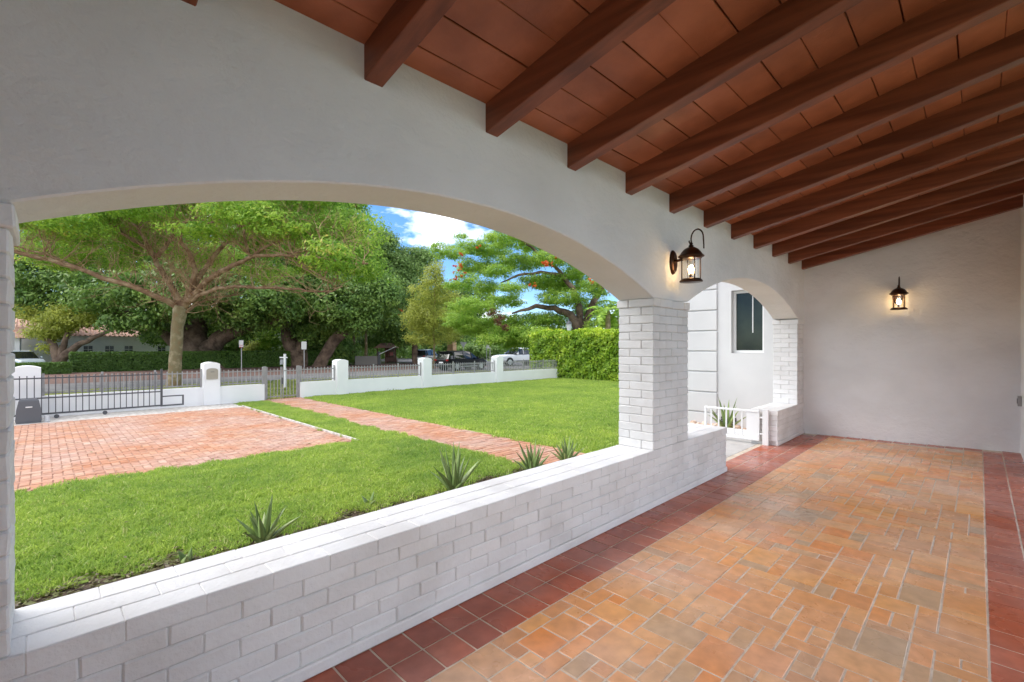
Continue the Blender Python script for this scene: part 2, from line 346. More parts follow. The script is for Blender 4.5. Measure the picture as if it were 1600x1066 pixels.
sheet('road', -120, 200, 30.4, 36.6, RZ + 0.01, asphalt)
sheet('mulch_strip', -60, 34, 36.6, 51.0, RZ + 0.012, mulch)
sheet('side_road', 34, 44, 36.6, 110, RZ + 0.012, asphalt)

# ------------------------------------------------------------------ porch floor
floor = tag(MB().box(XL, 8.75, -0.9, 2.12, -0.12, -0.003).build('porch_floor', grout), kind='structure')
tile_cache = {}
def tile_mesh(nm, w_, d_, mat, h=0.012, c=0.0022):
    key = (nm, round(w_, 3), round(d_, 3))
    if key not in tile_cache:
        me = MB().cbox(-w_ / 2, w_ / 2, -d_ / 2, d_ / 2, -h, 0, c).mesh(nm); me.materials.append(mat); tile_cache[key] = me
    return tile_cache[key]
rt = random.Random(11)
U = 1.576 / 19; Y0 = -0.029; NX = int((8.35 - XL) / U)
occ = np.zeros((NX, 19), bool); tiles = []
# (length along x, width along y): the ashlar pattern of the porch
kinds = [(2, 3, 2.2), (2, 2, 5), (1, 3, 1.2), (1, 2, 5), (2, 1, 3), (1, 1, 4), (3, 2, 1)]
for i in range(NX):
    for j in range(19):
        if occ[i, j]: continue
        ok = [(a, b, wt) for a, b, wt in kinds if i + a <= NX and j + b <= 19 and not occ[i:i + a, j:j + b].any()]
        wts = [k[2] for k in ok]; a, b, _ = rt.choices(ok, wts)[0] if ok else (1, 1, 1)
        occ[i:i + a, j:j + b] = True; tiles.append((i, j, a, b))
pl = []
for (i, j, a, b) in tiles:
    x0, y0 = XL + i * U, Y0 + j * U; x1, y1 = x0 + a * U, y0 + b * U; cx, cy = (x0 + x1) / 2, (y0 + y1) / 2
    if x1 > xend(cy) - 0.17: continue
    D = ca * cx + sa * cy; l = sa * cx - ca * cy
    vis = D > 0.9 and l / max(D, .01) < 1.2 and l / D > -1.0 and (800 + F_PX * l / D) > 400
    pl.append(((0 if vis else 1, D), cx, cy, a * U - 0.0075, b * U - 0.0075))
pl.sort()
def stuff_tiles(name, items, mat, parent, h=0.012):
    mb = MB(); tn = []
    for (cx, cy, tw, td) in items:
        mb.cbox(cx - tw / 2, cx + tw / 2, cy - td / 2, cy + td / 2, -h, 0, 0.0022); tn += [rt.random()] * 26
    me = mb.mesh(name); a = me.attributes.new('tint', 'FLOAT', 'FACE'); a.data.foreach_set('value', tn)
    o = link(name, me, mat, parent); tag(o, kind='stuff'); return o
for k, (_, cx, cy, tw, td) in enumerate(pl[:300]):
    link('tile', tile_mesh('tile', tw, td, fieldtile), None, floor, (cx + rt.uniform(-.0012, .0012), cy + rt.uniform(-.0012, .0012), rt.uniform(-.0012, .0008)), (rt.uniform(-.004, .004), rt.uniform(-.004, .004), rt.uniform(-.006, .006)))
stuff_tiles('distant_tiles', [q[1:] for q in pl[300:]], fieldtile, floor)
# dark red border tiles: two rows along the arcade wall, two along the house wall, one at the far end, more in the gateway
bt = []; PX = 0.1634
n = int((8.9 - XL) / PX)
rows = [1.547 + 0.171 * (r_ + .5) for r_ in range(2)]
for i in range(n):
    cx = 1.0097 - PX * 23.5 + i * PX
    if cx < XL: continue
    for y in rows:
        if cx + PX / 2 < xend(y) - 0.005: bt.append((cx, y, PX - 0.008, 0.171 - 0.008))
    for y in (-0.029 - 0.085, -0.029 - 0.255):
        if cx + PX / 2 < xend(y) - 0.005: bt.append((cx, y, PX - 0.008, 0.170 - 0.008))
    if 5.10 < cx < 6.86: bt.append((cx, 1.889 + 0.085, PX - 0.008, 0.162))
for j in range(9):
    y = -0.029 + 0.175 * (j + .5); bt.append((xend(y) - 0.088, y, 0.155, 0.167))
def inview(q):
    D = ca * q[0] + sa * q[1]; l = sa * q[0] - ca * q[1]; return (0 if (D > 0.9 and -1.1 < l / D < 1.15 and 480 < 800 + F_PX * l / D) else 1, D)
bt.sort(key=inview)
bt = [q for q in bt if q[1] > -0.4]
for q in bt[:280]:
    link('border_tile', tile_mesh('border_tile', q[2], q[3], redtile), None, floor, (q[0], q[1], rt.uniform(-.0012, .0006)), (rt.uniform(-.004, .004), rt.uniform(-.004, .004), rt.uniform(-.005, .005)))
if len(bt) > 280: stuff_tiles('hidden_border_tiles', bt[280:], redtile, floor)

# ------------------------------------------------------------------ ceiling: beams and boards
def zc(y): return ZC + K * (W - y)
YB = -0.36
ceil_ = tag(MB().add([(XL, WO - 0.05, zc(WO - .05) + .035), (8.75, WO - .05, zc(WO - .05) + .035), (8.75, -1.2, zc(-1.2) + .035), (XL, -1.2, zc(-1.2) + .035),
                (XL, WO - 0.05, zc(WO - .05) + .10), (8.75, WO - .05, zc(WO - .05) + .10), (8.75, -1.2, zc(-1.2) + .10), (XL, -1.2, zc(-1.2) + .10)],
               [(0, 3, 2, 1), (4, 5, 6, 7), (0, 1, 5, 4), (2, 3, 7, 6), (1, 2, 6, 5), (3, 0, 4, 7)]).build('porch_ceiling', wood), kind='structure')
sl = math.atan(K); LEN = 1.0 / math.cos(sl)
y_hi = 2.0; y_lo = -0.95
bl = (y_hi - y_lo) * LEN
bm = MB().cbox(-0.045, 0.045, -bl / 2, bl / 2, -0.145, 0.02, 0.004).mesh('beam'); bm.materials.append(wood)
ym = (y_hi + y_lo) / 2
far = [1.0766 + 0.7061 * i for i in range(-5, 11)]
for xf in far:
    if xf < XL + .2: continue
    link('beam', bm, None, ceil_, (xf - 0.045, ym, zc(ym)), (-sl, rt.uniform(-.004, .004), rt.uniform(-.002, .002)))
DY = 0.1868; jy = [2.14 - DY * i for i in range(0, 17)]
gap = 0.7061 - 0.09
bmesh_b = MB().cbox(-gap / 2 - .008, gap / 2 + .008, -(DY * LEN) / 2 + .0022, (DY * LEN) / 2 - .0022, -0.001, 0.03, 0.003).mesh('board'); bmesh_b.materials.append(panel)
bms = [bmesh_b]
for xf in far[:-1] + [far[-1]]:
    xc = xf + gap / 2
    if xf < XL + .2: continue
    for y in jy:
        yy = y - DY / 2
        if yy < y_lo: continue
        link('board', bmesh_b, None, ceil_, (xc, yy + rt.uniform(-.002, .002), zc(yy) + 0.004 + rt.uniform(0, .004)), (-sl + rt.uniform(-.006, .006), rt.uniform(-.003, .003), rt.uniform(-.004, .004)))
# unseen roof slab over it, there to block skylight
tag(MB().add([(XL - .3, WO + 0.5, zc(WO + .5) + .12), (8.6, WO + .5, zc(WO + .5) + .12), (8.6, -1.25, zc(-1.25) + .12), (XL - .3, -1.25, zc(-1.25) + .12),
              (XL - .3, WO + 0.5, zc(WO + .5) + .30), (8.6, WO + .5, zc(WO + .5) + .30), (8.6, -1.25, zc(-1.25) + .30), (XL - .3, -1.25, zc(-1.25) + .30)],
             [(0, 3, 2, 1), (4, 5, 6, 7), (0, 1, 5, 4), (2, 3, 7, 6), (1, 2, 6, 5), (3, 0, 4, 7)]).build('porch_roof', M('roof_tiles', (0.30, 0.14, 0.09), rough=.8)), kind='structure')

# ------------------------------------------------------------------ arcade wall above the brick piers
def arc(x, x0, x1, zs, rise):
    h = (x1 - x0) / 2; c = (x0 + x1) / 2; Rr = (h * h + rise * rise) / (2 * rise); return zs + rise - Rr + math.sqrt(max(0, Rr * Rr - (x - c) ** 2))
A = [(-0.062, 3.533, 1.716, 0.362), (4.185, 7.832, 1.728, 0.377), (-4.45, -0.71, 1.716, 0.37)]
def zb_(x):
    for a in A:
        if a[0] <= x <= a[1]: return arc(x, *a)
    return 1.716
xs = set([XL, XE + 0.5])
for a in A:
    for i in range(61): xs.add(max(XL, a[0] + (a[1] - a[0]) * i / 60))
for i in range(40): xs.add(XL + (8.6 - XL) * i / 40)
xs = sorted(x for x in xs if XL <= x <= XE + 0.5)
mb = MB(); e = 0.007; zt = 2.72
for x in xs:
    z = zb_(x)
    mb.v += [(x, W, zt), (x, W, z + 0.30 + .25 * (2.1 - z)), (x, W, z + e), (x, W + e, z), (x, WO - e, z), (x, WO, z + e), (x, WO, zt)]
nn = 7
for i in range(len(xs) - 1):
    for k in range(nn):
        k2 = (k + 1) % nn
        a, b = i * nn, (i + 1) * nn; mb.f.append((a + k, a + k2, b + k2, b + k))
mb.f.append(tuple(range(nn))); mb.f.append(tuple((len(xs) - 1) * nn + k for k in range(nn))[::-1])
aw = mb.build('arcade_wall', plaster); tag(aw, kind='structure')
# far end wall and the return of the house wall
def quadwall(name, a, b, th, z0, z1, mat):
    d = Vector((b[0] - a[0], b[1] - a[1])).normalized(); nrm = Vector((-d.y, d.x)) * th
    return tag(MB().prism([a, b, (b[0] + nrm.x, b[1] + nrm.y), (a[0] + nrm.x, a[1] + nrm.y)], z0, z1).build(name, mat), kind='structure')
quadwall('end_wall', (xend(-1.0), -1.0), (xend(WO), WO), -0.22, -0.3, 3.35, plaster)
MBw = MB().box(6.9, 8.9, -0.58, -0.36, -0.05, 3.2).box(XL, 0.0, -0.58, -0.36, -0.05, 3.2); tag(MBw.build('house_wall', plaster), kind='structure')  # wide gap behind the camera left open to let sky light in

tag(MB().box(XL - .25, XL, -1.0, W, -0.3, 3.3).build('side_wall', plaster), kind='structure')  # unseen end wall, added to keep light from the left off the beams

# ------------------------------------------------------------------ bricks
rb = random.Random(5); bcache = {}
def brick_mesh(sx, sy, sz, v, ch=0.0055):
    key = (round(sx, 3), round(sy, 3), round(sz, 3), v, ch)
    if key not in bcache:
        me = MB().cbox(-sx / 2, sx / 2, -sy / 2, sy / 2, -sz / 2, sz / 2, ch, 0.0022 if ch > .004 else 0.0008, rb).mesh('brick')
        me.polygons.foreach_set('use_smooth', [False] * len(me.polygons)); me.materials.append(paint); bcache[key] = me
    return bcache[key]
def brick(par, x0, x1, y0, y1, z0, z1, g=0.0024, j=0.0016, gx=None, ch=0.0055):
    sx, sy, sz = x1 - x0 - (g if gx is None else gx), y1 - y0 - g, z1 - z0 - g * 1.1
    me = brick_mesh(sx, sy, sz, rb.randrange(5), ch)
    ox, oy, _ = par.location
    link('brick', me, None, par, ((x0 + x1) / 2 - ox, (y0 + y1) / 2 - oy + rb.uniform(-j, j), (z0 + z1) / 2 + rb.uniform(-.001, .001)), (rb.uniform(-.006, .006) * ch / .0055, rb.uniform(-.004, .004) * ch / .0055, rb.uniform(-.007, .007) * ch / .0055))
CH = 0.0694; BL = 0.2166; BD = 0.1103
def pier(name, label, x0, x1, nb, ncourse=18, z0=0.466, full=True):
    t = thing(name, label, 'pillar', ((x0 + x1) / 2, (W + WO) / 2, 0))
    cx = (x1 - x0) / 2; 
    MB().box(-cx + 0.009, cx - 0.009, -T / 2 + 0.009, T / 2 - 0.009, 0.44, z0 + ncourse * CH - 0.002).build('pier_core', mortar, t)
    h = (z0 + 0); ch = (1.716 - z0) / ncourse
    for c in range(ncourse):
        za = h + c * ch; zb = za + ch; cap = 0.011 if c == ncourse - 1 else 0.0
        xa, xb, ya, yb = x0 - cap, x1 + cap, W - cap, WO + cap
        if c % 2 == 0:
            L_ = (xb - xa) / nb
            for i in range(nb): brick(t, xa + i * L_, xa + (i + 1) * L_, ya, ya + BD, za, zb)
            brick(t, xa, xa + BD, ya + BD, yb, za, zb)
            if full: brick(t, xb - BD, xb, ya + BD, yb, za, zb)
            if full:
                for i in range(nb - 1):
                    L2 = (xb - xa - 2 * BD) / (nb - 1); brick(t, xa + BD + i * L2, xa + BD + (i + 1) * L2, yb - BD, yb, za, zb)
        else:
            brick(t, xa, xa + BD, ya, yb - BD, za, zb)
            if full: brick(t, xb - BD, xb, ya, yb - BD, za, zb)
            m_ = max(1, nb - 1); hi = xb - (BD if full else 0); L2 = (hi - xa - BD) / m_
            for i in range(m_): brick(t, xa + BD + i * L2, xa + BD + (i + 1) * L2, ya, ya + BD, za, zb)
            L_ = (xb - xa) / nb
            for i in range(nb): brick(t, xa + i * L_, xa + (i + 1) * L_, yb - BD, yb, za, zb)
    return t
pier('brick_pillar', 'white painted brick pillar between the wide arch and the gateway arch, lantern above it', 3.533, 4.181, 3)
pier('brick_pillar', 'white painted brick pillar at the left edge of the picture carrying the wide arch', -0.71, -0.062, 3)
pier('brick_pillar', 'narrow white painted brick pillar in the corner by the far end wall', 7.832, 8.17, 2, full=False)
def lowwall(label, x0, x1, endface=False):
    t = thing('low_brick_wall', label, 'low wall', ((x0 + x1) / 2, (W + WO) / 2, 0)); ox = (x0 + x1) / 2; oy = (W + WO) / 2
    MB().box(x0 - ox + .009, x1 - ox - .009, W - oy + .009, WO - oy - .003, GZ, 0.459).build('wall_core', mortar, t)
    MB().cbox(x0 - ox + (.001 if not endface else -.004), x1 - ox, W - oy - .010, W - oy + .02, 0.0, 0.052, 0.006).build('plinth', paint, t)
    z = 0.052; ch = (0.397 - 0.052) / 5
    for c in range(5):
        off = (0 if c % 2 else -BL / 2) + (rb.uniform(-.01, .01)); x = x0 + (off if not endface else 0)
        if endface: x = x0 + (BL if c % 2 else BD)
        while x < x1 - .02:
            a, b = max(x, x0), min(x + BL, x1)
            if b - a > 0.03: brick(t, a, b, W, W + BD, z, z + ch)
            x += BL
        if endface:
            if c % 2 == 0:
                brick(t, x0, x0 + BD, W, W + BL, z, z + ch); brick(t, x0, x0 + BL, W + BL, WO, z, z + ch)
            else:
                brick(t, x0, x0 + BL, W, W + BD, z, z + ch); brick(t, x0, x0 + BD, W + BD, WO, z, z + ch)
        z += ch
    # the sill: three rows of bricks laid flat
    for r_ in range(3):
        x = x0 - (0, .11, .04)[r_]; ya = W - 0.006 + r_ * (T + 0.008) / 3
        while x < x1 - .02:
            a, b = max(x, x0), min(x + BL, x1)
            if b - a > 0.04: brick(t, a, b, ya, ya + (T + 0.008) / 3, 0.397, 0.466, g=0.0022, j=0.0012, gx=-0.0004, ch=0.0035)
            x += BL
    return t
lowwall('long white painted brick parapet under the wide arch', -0.90, 5.10)
lowwall('short white painted brick wall between the small gate and the far end wall', 6.864, 8.165, True)

# ------------------------------------------------------------------ landing, steps, planter outside the gateway
land = tag(MB().box(4.9, 7.36, 2.12, 3.30, GZ, -0.016).build('landing', grout), kind='structure')
for i in range(7):
    for j in range(3):
        link('tile', tile_mesh('pale', 0.342, 0.382, whitetile), None, land, (5.08 + i * 0.35, 2.32 + j * 0.39, -0.004 + rt.uniform(-.001, .001)))
sheet('step', 4.9, 6.5, 3.30, 3.75, -0.16, whitetile, 0.29); sheet('step', 4.9, 6.5, 3.75, 4.2, -0.31, whitetile, 0.14)
bed = thing('planter', 'low white planter of pinkish gravel against the house wing, beyond the small gate', 'planter', (7.98, 2.9, 0))
MB().box(-0.60, -0.46, -0.70, 0.9, GZ, 0.055).build('curb', ext_white, bed)
MB().box(-0.46, 0.62, -0.70, 0.9, GZ, -0.10).build('gravel_bed', M('pink_gravel', (0.45, 0.26, 0.17), (0.72, 0.58, 0.46), rough=.8, vscale=14, bump=1, bscale=20, bdist=.03), bed)
st = MB(); rs = random.Random(3)
for i in range(260):
    x, y, r_ = rs.uniform(-.45, .58), rs.uniform(-.66, .86), rs.uniform(.018, .045)
    st.cbox(x - r_, x + r_, y - r_ * .8, y + r_ * .8, -0.12, -0.10 + r_, r_ * .45, r_ * .2, rs)
tag(st.build('gravel', M('river_stone', (0.50, 0.27, 0.16), (0.78, 0.66, 0.55), rough=.6, vscale=9), bed), kind='stuff')

# ------------------------------------------------------------------ house wing with quoins and a window
wing = thing('house_wing', 'white stucco house wing with quoin blocks and a narrow window, seen through the gateway arch', 'building', (8.6, 3.2, GZ))
WZ = -GZ
def wl(mb, name, mat, par=None): return mb.build(name, mat, par or wing)
wx = 0.0
mbw = MB()
y0w, y1w = 1.95 - 3.2, 4.10 - 3.2; wy0, wy1, wz0, wz1 = 2.575 - 3.2, 3.105 - 3.2, 1.20 + WZ, 2.30 + WZ
for (a, b, c, d) in ((y0w, wy0, 0, 4.2), (wy1, y1w, 0, 4.2), (wy0, wy1, 0, wz0), (wy0, wy1, wz1, 4.2)):
    mbw.box(0, 3.0, a, b, c, d)
wl(mbw, 'wall', wing_white)
for i in range(12):
    zt_ = 0.10 + 0.372 * i - 0.745 + WZ
    if zt_ + .35 < 0 or zt_ > 4.0: continue
    MB().cbox(-0.028, 3.02, 3.345 - 3.2, 4.128 - 3.2, max(zt_, 0.0) + .022, zt_ + .372, 0.008).build('quoin', wing_white, wing)
win = MB()
fy0, fy1, fz0, fz1 = wy0 + .003, wy1 - .003, wz0 + .003, wz1 - .003; fx0, fx1 = 0.09, 0.15
t_ = 0.045
win.box(fx0, fx1, fy0, fy0 + t_, fz0, fz1); win.box(fx0, fx1, fy1 - t_, fy1, fz0, fz1); win.box(fx0, fx1, fy0 + t_, fy1 - t_, fz0, fz0 + t_); win.box(fx0, fx1, fy0 + t_, fy1 - t_, fz1 - t_, fz1)
wf = win.build('window', gatewhite, wing)
MB().box(fx0 + .03, fx0 + .04, fy0 + t_, fy1 - t_, fz0 + t_, fz1 - t_).build('pane', M('dark_window_glass', (0.015, 0.022, 0.02), (0.03, 0.04, 0.03), rough=0.1, vscale=3, spec=0.3), wf)
MB().box(fx0 + .020, fx0 + .028, fy0 + .20, fy0 + .215, fz0 + .35, fz1 - t_ - .003).build('blind_cord', gatewhite, wf)
vent = MB().box(-0.012, 0.004, 3.02 - 3.2, 3.28 - 3.2, -0.10 + WZ, 0.06 + WZ).build('vent', M('vent_dark', (0.03, 0.028, 0.025), rough=.8), wing)
for i in range(4): MB().box(-0.018, -0.013, 3.03 - 3.2, 3.27 - 3.2, -0.08 + i * .035 + WZ, -0.07 + i * .035 + WZ).build('slat', grey_metal, vent)

# ------------------------------------------------------------------ little white gate, open
g = thing('garden_gate', 'low white picket gate standing open on the right of the gateway', 'gate', (6.82, 2.02, 0))
MB().box(-.02, .02, -.035, .035, 0.0, 0.47).build('hinge_post', gatewhite, g)
for z in (0.14, 0.36):
    MB().cyl((0, .036, z), (0, .10, z), 0.012, n=8).build('hinge', gatewhite, g); 
MB().cbox(-.018, .018, .075, .815, .425, .452, .003).build('top_rail', gatewhite, g)
MB().cbox(-.018, .018, .075, .815, .045, .085, .003).build('bottom_rail', gatewhite, g)
for y in (.09, .80): MB().box(-.014, .014, y - .014, y + .014, .086, .424).build('stile', gatewhite, g)
MB().box(-.008, .008, .106, .24, .087, .423).build('panel', gatewhite, g)
for i in range(5): MB().box(-.008, .008, .30 + i * .105 - .009, .30 + i * .105 + .009, .086, .424).build('picket', gatewhite, g)

# small grey box on the house wall
ob = thing('wall_outlet', 'small grey outlet box on the house wall at the right edge', 'outlet', (8.30, -0.36, 0.66))
MB().cbox(-.04, .04, 0, .035, -.06, .06, .004).build('box', grey_metal, ob); MB().box(-.02, .02, .0351, .04, -.03, .03).build('cover', grey_dark, ob)

# ------------------------------------------------------------------ wall lanterns
def lantern(label, loc, rz):
    """local frame: the wall is the plane y=0, the lantern stands out along -y; z=0 is the lantern's base"""
    t = thing('wall_lantern', label, 'lamp', loc, rz, 'wall lanterns of the porch')
    oc = 0.165
    mb = MB()
    prof = [(0.0001, 0.0), (0.030, -0.028), (0.046, -0.024), (0.056, -0.012), (0.058, 0.0)]
    n = 20
    for r_, y in prof:
        for k in range(n):
            a = 2 * math.pi * k / n; mb.v.append((r_ * math.cos(a), y, 0.185 + r_ * 1.85 * math.sin(a)))
    for i in range(len(prof) - 1):
        for k in range(n): mb.f.append((i * n + k, i * n + (k + 1) % n, (i + 1) * n + (k + 1) % n, (i + 1) * n + k))
    mb.build('backplate', bronze, t, True)
    MB().tube([(0, -.02, .20), (0, -.05, .195), (0, -.09, .20), (0, -oc + .02, .215)], [.013, .012, .012, .012], 10).build('arm', bronze, t, True)
    MB().lathe([(0.0, .0), (.092, .0), (.094, .008), (.078, .026), (.0, .026)], 24, (0, -oc)).build('base', bronze, t, True)
    MB().lathe([(0.0, .196), (.082, .196), (.088, .204), (.104, .212), (.106, .218), (.092, .230), (.078, .252), (.060, .274), (.034, .290), (.018, .296), (.022, .304), (.012, .316), (.016, .326), (.0, .338)], 24, (0, -oc)).build('roof', bronze, t, True)
    MB().lathe([(.074, .027), (.074, .195)], 24, (0, -oc)).build('glass', lamp_glass, t, True)
    for k in range(4):
        a = math.pi / 4 + k * math.pi / 2 - 0.0; x, y = .079 * math.cos(a), -oc + .079 * math.sin(a)
        MB().cyl((x, y, .022), (x, y, .200), .0045, n=6).build('rod', bronze, t)
    MB().cyl((0, -oc, .026), (0, -oc, .07), .014, n=10).build('socket', bronze, t)
    bu = MB().lathe([(0.0, .070), (.012, .072), (.022, .095), (.024, .112), (.014, .135), (.0, .142)], 14, (0, -oc)).build('bulb', bulb_m, t, True)
    pts = []; 
    for k in range(15):
        a = math.radians(205 - k * 205 / 14); pts.append((0, -oc - .052 - .052 * math.cos(a), .362 + .075 * math.sin(a)))
    pts += [(0, -oc - .106, .33), (0, -oc - .108, .30), (0, -oc - .108, .268)]
    MB().tube([(0, -oc + .014, .352), (0, -oc + .018, .340), (0, -oc + .008, .332)] , [.006] * 3, 8).build('scroll', bronze, t, True)
    MB().tube([(0, -oc, .330)] + pts, [.006] * (len(pts) + 1), 8).build('hook', bronze, t, True)
    ld = bpy.data.lights.new('lamp_glow', 'POINT'); ld.energy = 0.45; ld.color = (1.0, 0.66, 0.34); ld.shadow_soft_size = 0.022
    lo = bpy.data.objects.new('lamp_glow', ld); COL.objects.link(lo); lo.parent = t; lo.location = (0, -oc, .150)
    return t
lantern('bronze wall lantern above the brick pillar, between the two arches', (3.87, W, 1.862), 0)
ew = math.atan2(-1, -SK) ; ang = math.atan(SK)
lantern('bronze wall lantern on the far end wall', (xend(0.80), 0.80, 1.815), -math.pi / 2 + ang)

# ================================================================== LAWNS AND PAVERS
rng = np.random.default_rng(4)
def add_tint(me, vals, dom='FACE'):
    a = me.attributes.new('tint', 'FLOAT', dom); a.data.foreach_set('value', np.asarray(vals, np.float32))
def blades(name, n, size, h0, h1, wd, mat, seed=1):
    r = np.random.default_rng(seed); n = int(n)
    x = r.uniform(-size / 2, size / 2, n); y = r.uniform(-size / 2, size / 2, n); a = r.uniform(0, 2 * np.pi, n); h = r.uniform(h0, h1, n)
    ln = r.uniform(0.2, 1.1, n) * h; an = r.uniform(0, 2 * np.pi, n)
    wv = wd * r.uniform(.6, 1.3, n)
    V = np.zeros((n, 5, 3)); dx, dy = np.cos(a) * wv / 2, np.sin(a) * wv / 2
    V[:, 0] = np.c_[x - dx, y - dy, 0 * x]; V[:, 1] = np.c_[x + dx, y + dy, 0 * x]
    mxx, myy = x + np.cos(an) * ln * .35, y + np.sin(an) * ln * .35
    V[:, 2] = np.c_[mxx + dx * .8, myy + dy * .8, h * .62]; V[:, 3] = np.c_[mxx - dx * .8, myy - dy * .8, h * .62]
    V[:, 4] = np.c_[x + np.cos(an) * ln, y + np.sin(an) * ln, h]
    me = bpy.data.meshes.new(name); me.vertices.add(n * 5); me.vertices.foreach_set('co', V.reshape(-1))
    base = np.arange(n)[:, None] * 5
    q = (base + np.array([0, 1, 2, 3])).reshape(-1); t = (base + np.array([3, 2, 4])).reshape(-1)
    me.loops.add(n * 7); me.loops.foreach_set('vertex_index', np.concatenate([q, t]).astype(np.int32))
    me.polygons.add(n * 2); ls = np.concatenate([np.arange(n) * 4, n * 4 + np.arange(n) * 3]).astype(np.int32); me.polygons.foreach_set('loop_start', ls)
    me.update(calc_edges=True)
    tv = np.clip(r.beta(1.1, 1.2, n), 0, .89); tv[r.random(n) < .04] = 1.0
    add_tint(me, np.concatenate([tv, tv])); me.materials.append(mat); return me
def scatter(name, pts, src_me, smin, smax):
    """points mesh carrying instances of a small patch of blades"""
    src = bpy.data.objects.new(name + '_patch', src_me)
    me = bpy.data.meshes.new(name); me.from_pydata(pts, [], []); o = bpy.data.objects.new(name, me); COL.objects.link(o)
    ng = bpy.data.node_groups.new(name, 'GeometryNodeTree')
    ng.interface.new_socket('Geometry', in_out='INPUT', socket_type='NodeSocketGeometry'); ng.interface.new_socket('Geometry', in_out='OUTPUT', socket_type='NodeSocketGeometry')
    gi = ng.nodes.new('NodeGroupInput'); go = ng.nodes.new('NodeGroupOutput'); ip = ng.nodes.new('GeometryNodeInstanceOnPoints'); oi = ng.nodes.new('GeometryNodeObjectInfo')
    oi.inputs['Object'].default_value = src; oi.inputs['As Instance'].default_value = True
    rv = ng.nodes.new('FunctionNodeRandomValue'); rv.data_type = 'FLOAT_VECTOR'; rv.inputs[0].default_value = (0, 0, 0); rv.inputs[1].default_value = (0, 0, 6.283)
    rs_ = ng.nodes.new('FunctionNodeRandomValue'); rs_.data_type = 'FLOAT'; rs_.inputs[2].default_value = smin; rs_.inputs[3].default_value = smax; rs_.inputs['Seed'].default_value = 5
    L = ng.links.new
    L(gi.outputs[0], ip.inputs['Points']); L(oi.outputs['Geometry'], ip.inputs['Instance']); L(rv.outputs[0], ip.inputs['Rotation']); L(rs_.outputs[1], ip.inputs['Scale']); L(ip.outputs[0], go.inputs[0])
    md = o.modifiers.new('scatter', 'NODES'); md.node_group = ng
    tag(o, kind='stuff'); return o
def gridpts(x0, x1, y0, y1, s, z, jit=.4, cond=None):
    out = []
    for x in np.arange(x0 + s / 2, x1, s):
        for y in np.arange(y0 + s / 2, y1, s):
            px, py = x + rng.uniform(-jit, jit) * s, y + rng.uniform(-jit, jit) * s
            px = min(max(px, x0 + s * .42), x1 - s * .42); py = min(max(py, y0 + s * .42), y1 - s * .42)
            if cond is None or cond(px, py): out.append((px, py, z(px, py) if callable(z) else z))
    return out
near_patch = blades('grass_blades', 620, .36, .025, .062, .011, lf_grass, 2)
far_patch = blades('lawn_blades', 420, .52, .03, .06, .016, lf_grass, 3)
vg_patch = blades('verge_blades', 500, 1.3, .04, .10, .03, lf_verge, 6)
def vis2(x, y):
    D = ca * x + sa * y; l = sa * x - ca * y
    return D > 1 and -1.15 < l / D < 0.30
s1 = scatter('lawn_grass', gridpts(-1.2, 5.02, 4.64, 8.2, .25, GZ, cond=lambda x, y: vis2(x, y) and (y > 5.05 or rng.random() < .8)) + gridpts(4.22, 5.02, 8.1, 16.3, .27, GZ), near_patch, .85, 1.2)
tag(s1, 'short green grass between the planting bed, the brick driveway and the path', 'grass')
s2 = scatter('lawn_grass', gridpts(6.32, 20.3, 4.4, 16.4, .40, GZ, cond=vis2), far_patch, .9, 1.15)
tag(s2, 'large green lawn between the path, the white fence and the tall hedge', 'grass')
def zv(x, y): return GZ if y < 17.2 else (GZ + (y - 17.2) / 4.8 * (-.18) if y < 22 else (-.63 - (y - 22) / 6.5 * .17 if y < 28.5 else RZ))
s3 = scatter('verge_grass', gridpts(-4, 45, 16.95, 30.4, 1.0, zv, cond=lambda x, y: vis2(x, y)), vg_patch, .9, 1.3)
tag(s3, 'rough pale grass on the verge between the fence and the road', 'grass')
# ragged grass edge and leaf litter along the bed
lit = MB(); rl = random.Random(9)
for i in range(3200):
    x = rl.uniform(-1, 5.0); y = 4.74 - rl.gauss(.08, .13); s_ = rl.uniform(.012, .035); a = rl.uniform(0, 6.28)
    z = GZ + rl.uniform(.004, .03); dx, dy = math.cos(a) * s_, math.sin(a) * s_; tz = rl.uniform(-.01, .012)
    lit.add([(x - dx, y - dy, z), (x + dy * .4, y - dx * .4, z + tz), (x + dx, y + dy, z + .004), (x - dy * .4, y + dx * .4, z - tz * .3)], [(0, 1, 2, 3)])
for i in range(260):
    x = rl.uniform(-1, 12); y = rl.uniform(4.9, 16); s_ = rl.uniform(.015, .035); a = rl.uniform(0, 6.28)
    if not vis2(x, y): continue
    hard = (x < 4.13 and y > 8.2) or 5.02 < x < 6.30
    z = GZ + (.022 if hard else rl.uniform(.04, .06)); dx, dy = math.cos(a) * s_, math.sin(a) * s_; tz = rl.uniform(-.004, .012)
    lit.add([(x - dx, y - dy, z), (x + dy * .4, y - dx * .4, z + tz), (x + dx, y + dy, z + .004), (x - dy * .4, y + dx * .4, z + .002)], [(0, 1, 2, 3)])
lo_ = lit.build('leaf_litter', leaf_mat('litter', (0.12, 0.075, 0.04), (0.20, 0.22, 0.06), (0.42, 0.33, 0.2)))
add_tint(lo_.data, [rl.random() for _ in lo_.data.polygons]); tag(lo_, 'dry leaves and small weeds on the soil along the lawn edge', 'leaf litter', kind='stuff')

